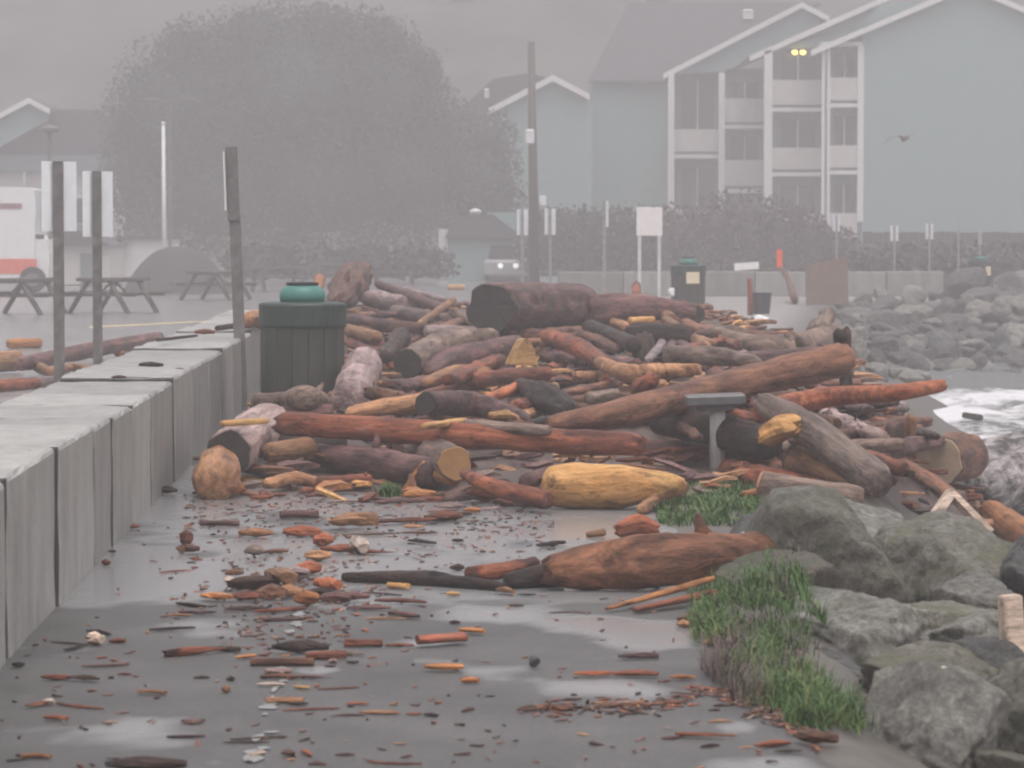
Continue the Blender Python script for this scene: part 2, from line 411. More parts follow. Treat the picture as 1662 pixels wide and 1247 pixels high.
# ------------------------------------------------------------------ concrete block wall
H_W = .652; T_W = .72
JOINTS = [6.2, 7.9, 9.6, 11.39, 13.09, 14.66, 15.6, 16.77, 18.0, 19.8, 21.5, 23.4, 25.3, 26.9, 28.6, 30.2, 31.8, 33.4, 35, 36.6, 38.2, 39.8]
m, nt, b = mat_new('weathered_concrete')
tc = nnode(nt, 'ShaderNodeTexCoord'); oi = nnode(nt, 'ShaderNodeObjectInfo')
n1 = nnode(nt, 'ShaderNodeTexNoise', Scale=26.0, Detail=7.0, Roughness=.7); nt.links.new(tc.outputs['Object'], n1.inputs['Vector'])
mp = nnode(nt, 'ShaderNodeMapping'); mp.inputs['Scale'].default_value = (3.2, 3.2, 1.0); nt.links.new(tc.outputs['Object'], mp.inputs[0])
n2 = nnode(nt, 'ShaderNodeTexNoise', Scale=1.6, Detail=5.0, Roughness=.6); nt.links.new(mp.outputs[0], n2.inputs['Vector'])
c1 = ramp(nt, n2.outputs[0], [(.25, (.19, .185, .172)), (.5, (.255, .25, .236)), (.75, (.32, .316, .30))])
c2 = ramp(nt, n1.outputs[0], [(.3, .8), (.7, 1.12)])
cc = mix(nt, 1.0, c1.outputs[0], c2.outputs[0], 'MULTIPLY')
rv = ramp(nt, oi.outputs['Random'], [(0, .8), (1, 1.2)])
nt.links.new(mix(nt, 1.0, cc, rv.outputs[0], 'MULTIPLY'), b.inputs['Base Color'])
b.inputs['Roughness'].default_value = .48
bp = nnode(nt, 'ShaderNodeBump', Strength=.35, Distance=.01); nt.links.new(n1.outputs[0], bp.inputs['Height']); nt.links.new(bp.outputs[0], b.inputs['Normal'])
CONC = m
JOINT = simple('shaded_joint_face', (.030, .028, .024), rough=.7, var=.4, scale=9)
def grid_block(L, T, H, seed):
    """one cast block: bevelled, slightly chipped, a shallow casting groove across its top"""
    mb = MB(); nxx, nyy, nzz = 8, 7, 6
    sx = [-L/2, -L/2 + .018] + [-L/2 + L * i / nxx for i in range(1, nxx)] + [L/2 - .018, L/2]
    sy = [-T/2, -T/2 + .02] + [-T/2 + T * i / nyy for i in range(1, nyy)] + [T/2 - .02, T/2]
    sz = [0] + [H * i / nzz for i in range(1, nzz)] + [H - .02, H]
    def P(x, y, z):
        ex = min(L/2 - abs(x), .018) / .018; ey = min(T/2 - abs(y), .02) / .02; ez = min(H - z, .02) / .02
        k = sum(1 for e in (ex, ey, ez) if e < .5)
        p = Vector((x, y, z)); q = (x + seed * 3.1, y, z)
        if k >= 2:
            ch = .007 + .008 * max(0, N(q, 6)) + .025 * max(0, N(q, 2.5, 4) - .3)
            if ex < .5: p.x -= math.copysign(ch, x)
            if ey < .5: p.y -= math.copysign(ch, y)
            if ez < .5: p.z -= ch
        if ey < .5: p.y += .008 * N(q, 3)
        if ez < .5: p.z += .010 * N(q, 3.5, 8) + .006 * N(q, 9, 2) - (.014 if abs(x) < .05 else 0)
        return p
    idx = {}
    def vi(x, y, z):
        k = (round(x, 4), round(y, 4), round(z, 4))
        if k not in idx: idx[k] = len(mb.v); mb.v.append(tuple(P(x, y, z)))
        return idx[k]
    def sheet(A, B, f, flip):
        for a0, a1 in zip(A, A[1:]):
            for b0, b1 in zip(B, B[1:]):
                q = [vi(*f(a0, b0)), vi(*f(a1, b0)), vi(*f(a1, b1)), vi(*f(a0, b1))]
                mb.f.append(tuple(reversed(q)) if flip else tuple(q)); mb.m.append(0)
    nb = lambda: len(mb.f)
    sheet(sx, sz, lambda a, c: (a, -T/2, c), False); sheet(sx, sz, lambda a, c: (a, T/2, c), True)
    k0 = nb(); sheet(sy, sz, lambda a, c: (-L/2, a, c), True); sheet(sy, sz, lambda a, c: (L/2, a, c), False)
    mb.m[k0:] = [1] * (nb() - k0)                        # the faces in the joints: near-black colour stands in for shade in the gaps
    sheet(sx, sy, lambda a, c: (a, c, H), False)
    return mb
wall_dir = math.atan2(1, -.0342)
wall = thing('concrete_wall', 'low grey wall of big cast concrete blocks running along the left of the wet path', 'wall', (wall_x(20), 20, 0), 0)
rng = random.Random(4)
for i, (y0, y1) in enumerate(zip(JOINTS, JOINTS[1:])):
    yc = (y0 + y1) / 2; gap = rng.choice([.08, .10, .13, .15])
    L = (y1 - y0) - gap
    bm_ = grid_block(L, T_W, H_W + rng.uniform(-.012, .012), i)
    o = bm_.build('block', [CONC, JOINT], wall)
    jig = rng.uniform(-.006, .006)
    o.location = (wall_x(yc) - wall_x(20) - T_W/2 + jig, yc - 20, 0)
    o.rotation_euler = (0, 0, wall_dir + rng.uniform(-.003, .003))
# ------------------------------------------------------------------ driftwood
ZTAB = [(450, .92), (480, .80), (520, .66), (560, .58), (600, .50), (650, .42), (700, .32), (750, .22), (800, .12), (830, .06), (1250, .03)]
def zdef(y): return lerp_tab(ZTAB, y)
def catmull(P, n):
    if len(P) == 2: return [P[0].lerp(P[1], i / (n - 1)) for i in range(n)]
    Q = [P[0] * 2 - P[1]] + P + [P[-1] * 2 - P[-2]]; out = []
    segs = len(P) - 1
    for i in range(n):
        u = i / (n - 1) * segs; k = min(int(u), segs - 1); t = u - k
        a, b_, c, d = Q[k:k+4]
        out.append(.5 * ((2*b_) + (c - a)*t + (2*a - 5*b_ + 4*c - d)*t*t + (3*b_ - a - 3*c + d)*t*t*t))
    return out
def log_mesh(P, rads, seed, n=18, ends=('round', 'round'), squash=1.0, rough=.10, stubs=0, ridge=.05):
    """tapered, bent, knotted trunk; returns MB in local axes (X along the log), matrix, end frames"""
    Lw = sum((b_ - a).length for a, b_ in zip(P, P[1:])); rm = max(rads)
    M = max(9, min(46, int(Lw / (rm * .28)))) if n > 12 else 9
    C = catmull(P, M); rr = [lerp_tab(list(zip([i / (len(rads) - 1) for i in range(len(rads))], rads)), i / (M - 1)) for i in range(M)]
    ax = (P[-1] - P[0]).normalized(); up = Vector((0, 0, 1)) if abs(ax.z) < .95 else Vector((0, 1, 0))
    sy = up.cross(ax).normalized(); sz = ax.cross(sy).normalized()
    mid = C[M // 2]
    Rm = Matrix((ax, sy, sz)).transposed().to_4x4(); Rm.translation = mid; Ri = Rm.inverted()
    mb = MB(); tl = [Ri @ c for c in C]
    info = []
    rgc = random.Random(seed * 31 + 7); cracks = [(rgc.uniform(0, 6.28), rgc.uniform(-.5, .5), rgc.uniform(.10, .24)) for _ in range(4 if n >= 18 else 0)]
    for i in range(M):
        t = (tl[min(i+1, M-1)] - tl[max(i-1, 0)]).normalized()
        a = Vector((0, 1, 0)); a = (a - t * a.dot(t)).normalized(); b_ = t.cross(a)
        f = 1.0
        for e, k in ((0, i), (1, M - 1 - i)):
            if ends[e] == 'ball': f *= (.55, .85, .97)[k] if k < 3 else 1
            elif ends[e] == 'round': f *= (.80, .95)[k] if k < 2 else 1
            elif ends[e] == 'point': f *= (.12, .45, .75, .92)[k] if k < 4 else 1
            elif ends[e] == 'broken': f *= (.72, .95)[k] if k < 2 else 1
        info.append((tl[i], t, a, b_, rr[i] * f))
        for k in range(n):
            q = 2 * math.pi * k / n; cx, sn = math.cos(q), math.sin(q)
            p3 = (tl[i].x / max(rm, .03) * .35, cx, sn)
            d = 1 + rough * 2.1 * fbm(p3, .9, seed, 3) + ridge * 1.5 * N((tl[i].x / max(rm, .03) * .12, cx * 2.6, sn * 2.6), 1.0, seed + 5) + rough * .5 * N((tl[i].x / max(rm, .03) * 1.3, cx * 1.6, sn * 1.6), 1.0, seed + 9)
            for cq, cw, cd in cracks:                        # checks and splits running with the grain
                dq = (q - cq - cw * i / M * 2 - .25 * N((i * .25, cq, seed), 1) + math.pi) % (2 * math.pi) - math.pi
                d -= cd * max(0, 1 - abs(dq) / .24) * sstep(-.15, .25, N((tl[i].x / max(rm, .03) * .5, cq, seed), 1.0))
            off = 0.0
            if (i == 0 and ends[0] == 'broken') or (i == M-1 and ends[1] == 'broken'):
                off = rr[i] * .9 * N((cx * 1.7, sn * 1.7, seed), 1.0) * (-1 if i == 0 else 1)
            mb.v.append(tuple(tl[i] + (a * cx + b_ * sn * squash) * (rr[i] * f * d) + t * off))
    for i in range(M - 1):
        for k in range(n):
            mb.f.append((i*n+k, i*n+(k+1) % n, (i+1)*n+(k+1) % n, (i+1)*n+k)); mb.m.append(0)
    for e, i in ((0, 0), (1, M - 1)):
        c = tl[i] + info[i][1] * (rr[i] * (-.18 if e == 0 else .18) * (-.6 if ends[e] == 'broken' else (1 if ends[e] == 'ball' else .25 if ends[e] == 'round' else 0)))
        mb.v.append(tuple(c)); ci = len(mb.v) - 1
        for k in range(n):
            f = (ci, i*n+(k+1) % n, i*n+k) if e == 0 else (ci, i*n+k, i*n+(k+1) % n)
            mb.f.append(f); mb.m.append(0)
    rg = random.Random(seed * 77 + 1)
    for s in range(stubs):
        i = rg.randrange(2, M - 2); c, t, a, b_, r = info[i]; q = rg.uniform(.2, 2.9)
        d = (a * math.cos(q) + b_ * math.sin(q)); base = c + d * r * .8
        tip = base + d * r * rg.uniform(.5, 1.1) + t * r * rg.uniform(-.5, .5)
        mb.tube([base, (base + tip) / 2, tip], [r * .32, r * .24, r * .12], 7)
    return mb, Rm, info
SEED = [11]
def make_log(name, label, cat, tone, P, rads, ends=('round', 'round'), caps=(None, None), group=None, n=22, splintered=False, **kw):
    SEED[0] += 1; seed = SEED[0]
    mb, Rm, info = log_mesh(P, rads, seed, n, ends, **kw)
    o = mb.build(name, WOOD[tone], smooth=not splintered, mw=None); o.matrix_world = Rm
    tag(o, label, cat, group)
    for e, cp in ((0, caps[0]), (1, caps[1])):
        if not cp: continue
        c, t, a, b_, r = info[0] if e == 0 else info[-1]
        s = -1 if e == 0 else 1; sq = kw.get('squash', 1.0)
        cm = MB(); nn = 20; rings = (1.0, .96, .55)
        base = [Vector(mb.v[(0 if e == 0 else (len(info) - 1) * n) + k]) for k in range(n)]
        cen = c + t * (s * .012)
        vs_ = []
        for q, f in enumerate(rings):
            for k in range(n):
                v = cen + (base[k] - c) * (f * .98) + t * (s * (0 if q == 0 else r * .05 + r * .07 * fbm((base[k].y * 9 * f, base[k].z * 9 * f, 0), 1, seed)))
                vs_.append(v - (t * s * .02 if q == 0 else Vector()))
        vs_.append(cen + t * (s * r * .05))
        fs = [(q*n+k, q*n+(k+1) % n, (q+1)*n+(k+1) % n, (q+1)*n+k) for q in range(2) for k in range(n)] + [(2*n+k, 2*n+(k+1) % n, 3*n) for k in range(n)]
        if e == 0: fs = [tuple(reversed(f)) for f in fs]
        cm.add(vs_, fs).build('cut_end', END[cp], o)
    return o
def L(name, label, tone, pts, rpx, ends=('round', 'round'), caps=(None, None), group='driftwood logs piled across the path', cat='driftwood log', **kw):
    P = [on(p[0], p[1], p[2] if len(p) > 2 else zdef(p[1])) for p in pts]
    k = (len(P) - 1) / max(1, len(rpx) - 1)
    rads = [r * P[min(len(P) - 1, int(round(i * k)))].y / F_PX for i, r in enumerate(rpx)]
    return make_log(name, label, cat, tone, P, rads, ends, caps, group, **kw)
DL = 'driftwood_log'
rr_, br, ct, pt = 'round', 'broken', 'cut', 'point'
# front of the pile, left to right
L(DL, 'long straight reddish trunk lying across the whole front of the pile', 'R', [(452, 688), (600, 697), (820, 712), (1042, 722)], [21, 22, 20], (br, br), n=20, stubs=1)
L(DL, 'dark red trunk half hidden behind the low pedestal, on the grass', 'R', [(1030, 735, .10), (1140, 742, .10), (1255, 757, .09)], [24, 22, 18], (pt, br))
L(DL, 'huge brown trunk sloping up to the right across the pile, square cut upper end', 'C', [(892, 690, .36), (1010, 670, .42), (1200, 622, .55), (1366, 584, .68)], [15, 24, 26, 28], (rr_, ct), (None, 'r'), n=22, rough=.06)
L(DL, 'smooth bright red barkless pole jutting right over the surf', 'S', [(1235, 668, .46), (1340, 645, .52), (1450, 638, .58), (1532, 625, .62)], [20, 17, 14, 11], (rr_, br), rough=.05)
L(DL, 'fat golden barkless log at the pavement edge beside the grass', 'G', [(882, 790, .13), (930, 788, .135), (1010, 790, .13), (1110, 785, .14)], [30, 37, 36, 16], ('ball', 'ball'), n=24, rough=.07, ridge=.03)
L('driftwood_piece', 'short golden fork leaning off the fat golden log into the grass', 'T', [(1040, 828, .03), (1075, 805, .07), (1112, 790, .10)], [9, 11, 10], cat='driftwood piece')
L(DL, 'pale grey log with a golden end, lying in front of the long red trunk', 'Y', [(618, 714, .20), (670, 720, .20), (738, 752, .19)], [17, 25, 29], (rr_, ct), (None, 'g'), n=20)
L(DL, 'thick purplish log in front of the pale grey log, low on the pavement', 'P', [(498, 736, .15), (610, 752, .13), (715, 770, .11)], [19, 26, 24], (br, rr_), stubs=2, n=20)
L('driftwood_piece', 'small orange knob at the right end of the thick purplish log', 'O', [(712, 770, .11), (742, 776, .10)], [15, 15], cat='driftwood piece')
L(DL, 'stubby grey log with a hollow dark end facing out beside the block wall', 'V', [(370, 736, .22), (410, 705, .26), (440, 685, .30)], [38, 38, 34], (ct, rr_), ('k', None), n=22)
L('stump', 'rounded brown stump on the pavement at the foot of the block wall', 'T', [(350, 785, .10), (353, 765, .14), (356, 742, .18)], [35, 37, 24], ('ball', 'ball'), cat='stump', n=24, rough=.15, ridge=.12)
L('driftwood_piece', 'orange wedge of wood leaning on the rounded brown stump', 'O', [(352, 798, .04), (378, 791, .06), (400, 796, .04)], [9, 16, 8], (pt, pt), cat='driftwood piece')
L('driftwood_piece', 'thin golden board resting on top of the stubby hollow log', 'G', [(360, 688, .46), (434, 683, .46)], [6, 5], cat='driftwood piece', n=10)
L(DL, 'olive tan log end between the hollow log and the thick purplish log', 'T', [(432, 735, .19), (505, 728, .2)], [17, 20])
L('driftwood_piece', 'pale upright split stub at the left end of the thick purplish log', 'W', [(474, 765, .05), (484, 738, .17)], [14, 11], (rr_, br), cat='driftwood piece')
L(DL, 'low brown log with pale worn top lying before the olive tan log', 'T', [(430, 786, .06), (480, 778, .07), (520, 784, .05)], [9, 13, 8])
L(DL, 'thin brown log on the pavement under the thick purplish log', 'R', [(515, 785, .06), (600, 780, .06)], [11, 12], stubs=1)
L(DL, 'knobbly grey log lying in front of the near green litter bin', 'Y', [(412, 652, .38), (460, 651, .38), (495, 645, .42), (532, 655, .36)], [16, 16, 22, 12], stubs=2)
L(DL, 'dark thin log beneath the knobbly grey log by the litter bin', 'P', [(440, 672, .3), (540, 668, .32)], [12, 13])
L(DL, 'brown log under the long red trunk, near the olive tan log', 'K', [(440, 715, .20), (560, 722, .18)], [16, 15])
L(DL, 'light orange brown log just behind the middle of the long red trunk', 'T', [(560, 672, .34), (610, 664, .36), (694, 655, .38)], [9, 14, 19], (pt, ct), (None, 't'))
L(DL, 'smooth purplish grey log tapering right, behind the long red trunk', 'P', [(692, 655, .44), (770, 657, .40), (862, 684, .32)], [20, 22, 11], (ct, pt), ('k', None), n=20)
L('driftwood_piece', 'golden frayed slab lying on the long red trunk at its middle', 'G', [(688, 692, .38), (755, 684, .38)], [9, 11], cat='driftwood piece', squash=.6)
L(DL, 'thin grey log squeezed behind the long red trunk and the huge sloping trunk', 'Y', [(756, 690, .37), (892, 699, .36)], [11, 9])
L(DL, 'pale lilac log end close against the right side of the near litter bin', 'V', [(570, 645, .36), (592, 592, .50)], [33, 29], (ct, ct), n=22)
L(DL, 'hollowed grey half trunk in mid pile with a dark end facing left', 'Y', [(662, 590, .50), (720, 560, .56), (800, 545, .60)], [24, 22, 14], (ct, rr_), ('k', None), n=20)
L(DL, 'dark brown trunk lying against the hollowed grey half trunk', 'P', [(690, 605, .42), (750, 580, .50), (840, 562, .54)], [15, 22, 19], n=20)
L(DL, 'olive tan log with rounded top below the dark brown trunk', 'T', [(690, 622, .42), (740, 606, .46), (795, 606, .45)], [9, 14, 10])
L(DL, 'dark flat log under the golden wedge block', 'R', [(765, 618, .42), (890, 606, .44)], [14, 12])
L(DL, 'giant dark log with its round black end facing left, on top of the pile', 'P', [(797, 500, .86), (868, 496, .82), (948, 494, .76)], [41, 38, 33], (ct, br), ('k', None), n=26, rough=.07)
L(DL, 'big broken purplish trunk right of the giant log, lying along the pile crest', 'P', [(950, 506, .70), (1030, 499, .74), (1128, 507, .68)], [27, 24, 14], (br, rr_), n=20, stubs=1)
L(DL, 'reddish log sloping down to the right below the giant log', 'R', [(886, 545, .62), (940, 565, .56), (985, 592, .48)], [13, 16, 13])
L(DL, 'golden tan forked branch curving right in the middle of the pile', 'T', [(972, 588, .50), (1020, 606, .47), (1080, 603, .48), (1136, 600, .5)], [10, 16, 14, 10], (rr_, rr_))
L(DL, 'dark slanting log between the giant log and the golden forked branch', 'K', [(955, 530, .62), (1030, 560, .56)], [12, 14])
L('stump', 'black upright stump in the pile above the golden forked branch', 'K', [(1046, 596, .34), (1044, 546, .62)], [21, 17], (rr_, br), cat='stump')
L(DL, 'dark log lying right of the black upright stump', 'K', [(1020, 540, .6), (1120, 545, .58)], [16, 18])
L('driftwood_piece', 'thin brown stub standing straight up on the pile crest', 'R', [(1034, 505, .68), (1033, 462, .96)], [8, 7], (rr_, br), cat='driftwood piece')
L('driftwood_piece', 'tan slab slanting down right from the standing brown stub', 'T', [(1030, 485, .76), (1090, 518, .62)], [8, 10], cat='driftwood piece')
L('driftwood_piece', 'golden scrap just under the standing brown stub', 'G', [(1022, 521, .66), (1060, 519, .66)], [6, 6], cat='driftwood piece')
L(DL, 'reddish log at the right end of the pile crest, before the far litter bin', 'R', [(1058, 500, .70), (1128, 512, .64)], [14, 17], (rr_, ct), (None, 'k'))
L(DL, 'tan log pointing down right beyond the dark log and black stump', 'T', [(1080, 520, .62), (1150, 565, .52)], [9, 8])
L(DL, 'straight grey log tapering to a point above the huge sloping trunk', 'Y', [(1076, 576, .56), (1150, 578, .55), (1238, 588, .52)], [15, 17, 8], (rr_, pt))
L(DL, 'curved silvery log with a flared root end, behind the huge sloping trunk', 'Y', [(1150, 535, .58), (1220, 560, .52), (1300, 562, .52), (1352, 545, .56)], [9, 18, 22, 26], (pt, br), stubs=2, n=20)
L(DL, 'grey brown log lying in the shade under the curved silvery log', 'P', [(1195, 585, .46), (1335, 576, .48)], [12, 14])
L('root_stump', 'tall dark root plate standing at the seaward end of the huge sloping trunk', 'K', [(1374, 655, .30), (1372, 600, .55), (1366, 535, .85)], [11, 11, 16], (rr_, br), cat='stump', stubs=3)
L('driftwood_piece', 'twisted root knob on top of the curved silvery log', 'Y', [(1325, 540, .62), (1345, 512, .76)], [16, 13], (rr_, br), cat='driftwood piece', n=24, rough=.25)
L(DL, 'tan log lying along the top of the block wall left of the litter bin', 'T', [(398, 520, .76), (428, 515, .76)], [13, 15], group=None)
L('driftwood_piece', 'dark flat plank end sticking onto the block wall top near the tall post', 'K', [(352, 533, .68), (424, 527, .68)], [5, 7], cat='driftwood piece', group=None)
L('stump', 'jagged brown root stump rearing up behind the near litter bin', 'B', [(545, 492, .72), (565, 468, .84), (582, 443, .98)], [15, 25, 22], (br, br), cat='stump', n=26, rough=.34, ridge=.25, stubs=1)
L('driftwood_piece', 'short orange red stub standing right above the teal bin lid', 'O', [(515, 482, .72), (519, 452, .93)], [7, 9], (rr_, br), cat='driftwood piece', group=None)
L(DL, 'pale pinkish log end right of the jagged root stump', 'V', [(600, 485, .72), (652, 492, .7)], [15, 13])
L(DL, 'long dark pole slanting down right at the far back of the pile', 'P', [(614, 462, .84), (722, 502, .68)], [7, 9])
L(DL, 'thin lilac pole lying next to the long dark pole at the back', 'V', [(640, 466, .82), (745, 494, .72)], [5, 6])
L(DL, 'grey log under the long dark pole, left of the tan stick', 'Y', [(640, 505, .66), (725, 522, .62)], [11, 12])
L('driftwood_piece', 'straight tan stick leaning up right, left of the giant log', 'T', [(676, 530, .62), (736, 488, .80)], [6, 7], cat='driftwood piece', n=12)
L('driftwood_piece', 'small golden slab behind the pile left of the giant log', 'G', [(727, 467, .08), (754, 467, .08)], [7, 7], cat='driftwood piece', squash=.7)
L(DL, 'short tan log right beside the near litter bin rim', 'T', [(560, 534, .6), (612, 548, .58)], [9, 11])
L(DL, 'purplish log just above the short tan log by the litter bin', 'P', [(556, 516, .64), (610, 524, .62)], [9, 8])
L(DL, 'plain brown log lying level below the tan stick', 'B', [(610, 528, .60), (695, 534, .60)], [11, 10])
L('stump', 'black splintered stump left of the hollowed grey half trunk', 'K', [(622, 585, .45), (652, 545, .6)], [19, 16], (rr_, br), cat='stump', stubs=2)
L(DL, 'lilac brown log above the hollowed grey half trunk', 'V', [(690, 538, .6), (800, 540, .58)], [11, 9])
L(DL, 'dark grey log tucked under the left of the giant log', 'Y', [(735, 510, .64), (805, 536, .6)], [11, 10])
L('root_clump', 'dark round root clump in mid pile above the huge sloping trunk', 'K', [(845, 628, .45), (885, 645, .42), (928, 668, .36)], [15, 24, 17], (br, br), cat='root clump', n=26, rough=.3, ridge=.2)
L(DL, 'pinkish red log left of the dark root clump', 'S', [(785, 650, .42), (852, 624, .46)], [8, 10])
L('driftwood_piece', 'green stained lump of wood above the huge sloping trunk', 'Y', [(955, 648, .42), (1000, 640, .44)], [11, 11], cat='driftwood piece')
L('stump', 'reddish stump poking out over the middle of the huge sloping trunk', 'R', [(1038, 634, .40), (1062, 615, .5)], [19, 12], (rr_, rr_), cat='stump')
L(DL, 'thick dark log behind the low pedestal post', 'K', [(1062, 682, .33), (1120, 690, .31), (1250, 722, .24)], [20, 28, 30], (rr_, rr_), n=20)
L('driftwood_piece', 'golden split block right of the pedestal, on the thick dark log', 'G', [(1236, 716, .30), (1266, 698, .37), (1298, 692, .40)], [22, 28, 22], (br, br), cat='driftwood piece', squash=.75, rough=.3, ridge=.2, n=14, splintered=True)
L(DL, 'long bleached grey log slanting down right, right of the pedestal', 'Y', [(1236, 652, .52), (1320, 702, .36), (1428, 786, .10)], [18, 28, 31], (br, rr_), n=20, rough=.07)
L(DL, 'tan edged log lying below the long bleached slanting log', 'T', [(1288, 748, .18), (1340, 762, .14), (1415, 803, .04)], [27, 21, 15], (ct, pt), ('k', None), rough=.16)
L(DL, 'short grey brown log with an orange end at the back of the grass', 'Y', [(1240, 790, .09), (1310, 798, .07), (1400, 806, .04)], [24, 22, 17], (ct, rr_), ('r', None), n=20)
L('driftwood_piece', 'small orange scrap in the grass near the pedestal', 'O', [(1205, 803, .04), (1228, 800, .04)], [6, 7], cat='driftwood piece')
L('driftwood_slab', 'dark upright slab of wood at the beach edge right of the slanting log', 'K', [(1448, 765, .0), (1452, 690, .3)], [21, 17], (rr_, br), cat='driftwood slab', squash=.5)
L('driftwood_slab', 'olive tan slab standing behind the dark upright slab', 'T', [(1476, 765, -.1), (1478, 674, .3)], [15, 9], (rr_, br), cat='driftwood slab', squash=.6)
L(DL, 'broad log with a round pale sawn face at the beach edge', 'B', [(1522, 750, -.05), (1545, 744, -.06), (1572, 738, -.08)], [41, 41, 36], (ct, rr_), ('w', None), n=26)
L('driftwood_slab', 'dark plank with a tan edge leaning before the sawn round log', 'B', [(1452, 742, .08), (1500, 775, .0), (1560, 815, -.1)], [11, 20, 16], (rr_, rr_), cat='driftwood slab', squash=.55)
wc = at(1545, 812, 17.5); s = wc.y / F_PX
wb = MB(); wb.prism([(-62*s, -58*s), (0, 20*s), (68*s, -50*s), (58*s, -56*s), (3*s, 4*s), (-50*s, -62*s)], -.02, .10)
o = wb.build('split_board', WOOD['W'], loc=wc); o.rotation_euler = (R(-10), 0, R(10))
tag(o, 'pale peaked split board poking up behind the largest boulder', 'split board')
L(DL, 'massive soaked black log at the right edge above the orange log, flecked with pale patches', 'F', [(1566, 792, -.42), (1640, 768, -.42), (1790, 746, -.42)], [50, 66, 66], (rr_, ct), n=26, rough=.1)
L(DL, 'bright orange log end at the right edge, behind the boulders', 'O', [(1606, 832, -.42), (1720, 905, -.5)], [22, 31], (rr_, rr_))
L('driftwood_piece', 'small dark plank floating in the surf at the right edge', 'K', [(1565, 674, -1.05), (1592, 678, -1.05)], [5, 5], cat='driftwood piece', group=None)
L('driftwood_piece', 'thin black twig rising before the surf under the red pole', 'K', [(1372, 712, .1), (1398, 660, .4)], [2.2, 1.5], cat='driftwood piece', n=8)
for i, (x, y, x1, y1, r, t) in enumerate([(1290, 700, 1420, 705, 12, 'P'), (1300, 672, 1420, 690, 11, 'K'), (1330, 725, 1450, 735, 14, 'Y'), (1360, 745, 1450, 770, 12, 'R'), (1380, 620, 1430, 650, 12, 'P')]):
    L(DL, ['purplish log in the shade behind the bleached slanting log', 'dark log directly under the red pole', 'grey log right of the bleached slanting log, middle of three', 'reddish log lowest beside the bleached slanting log', 'wet log by the water right of the dark root plate'][i],
      t, [(x, y, .25 - .05 * i), (x1, y1, .15 - .05 * i)], [r, r])
# in front, on the pavement
L(DL, 'big wet dark brown log lying on the pavement against the boulders', 'B', [(885, 928, .085), (960, 921, .10), (1080, 912, .125), (1250, 898, .13)], [24, 38, 43, 40], (br, rr_), group=None, n=26, stubs=2, rough=.17, ridge=.10)
L(DL, 'small black log butting the left end of the big wet log', 'K', [(822, 943, .04), (910, 930, .06)], [14, 22], group=None)
L('driftwood_piece', 'split plank with an orange edge leaning up under the big wet log', 'O', [(985, 988, .02), (1080, 962, .06), (1160, 938, .12)], [6, 9, 8], group=None, cat='driftwood piece', n=12, squash=.6)
L('driftwood_piece', 'dark bark slab under the split orange plank', 'R', [(1030, 990, .02), (1160, 962, .05)], [9, 13], group=None, cat='driftwood piece', squash=.5)
L('driftwood_piece', 'lumpy reddish bark chunk behind the big wet log', 'R', [(1002, 862, .05), (1036, 854, .07), (1068, 860, .05)], [13, 18, 12], (br, br), group=None, cat='driftwood piece', rough=.34, ridge=.2, n=14, splintered=True)
L('driftwood_piece', 'flat tan chip behind the big wet log, beside the reddish bark chunk', 'T', [(952, 868, .02), (982, 864, .03)], [5, 7], group=None, cat='driftwood piece')
L(DL, 'long thin black log lying level across the middle of the pavement', 'K', [(556, 937, .025), (680, 940, .03), (818, 952, .025)], [8, 14, 8], group=None, rough=.2, stubs=2)
L('driftwood_piece', 'lumpy red piece left of the big wet log', 'R', [(756, 930, .03), (800, 928, .04), (870, 915, .05)], [9, 13, 11], group=None, cat='driftwood piece', rough=.2)
L(DL, 'reddish log running into the fat golden log from the left', 'R', [(752, 768, .16), (800, 790, .12), (890, 812, .08)], [9, 14, 17], (br, rr_))
L('driftwood_piece', 'lilac brown chunk left above the fat golden log', 'P', [(852, 782, .16), (892, 770, .18)], [15, 12], cat='driftwood piece')
L('driftwood_piece', 'golden scrap on the thin grey log, left of the huge sloping trunk', 'G', [(795, 675, .4), (826, 672, .4)], [6, 7], cat='driftwood piece')
L('driftwood_piece', 'brown chunk lying under the left end of the huge sloping trunk', 'B', [(838, 800, .08), (880, 805, .06)], [12, 15], cat='driftwood piece')
# golden wedge block
wc = on(846, 572, .56); s = wc.y / F_PX
wb = MB(); tri = [(-24*s, -20*s), (25*s, -22*s), (16*s, 8*s), (6*s, 23*s), (-2*s, 21*s)]
wb.prism(tri, -.09, .10)
o = wb.build('wedge_block', WOOD['G'], loc=wc); o.rotation_euler = (0, 0, R(18))
tag(o, 'golden three sided wedge block of sawn wood in mid pile', 'wood block', 'driftwood logs piled across the path')
bv = o.modifiers.new('bevel', 'BEVEL'); bv.width = .012; bv.segments = 2

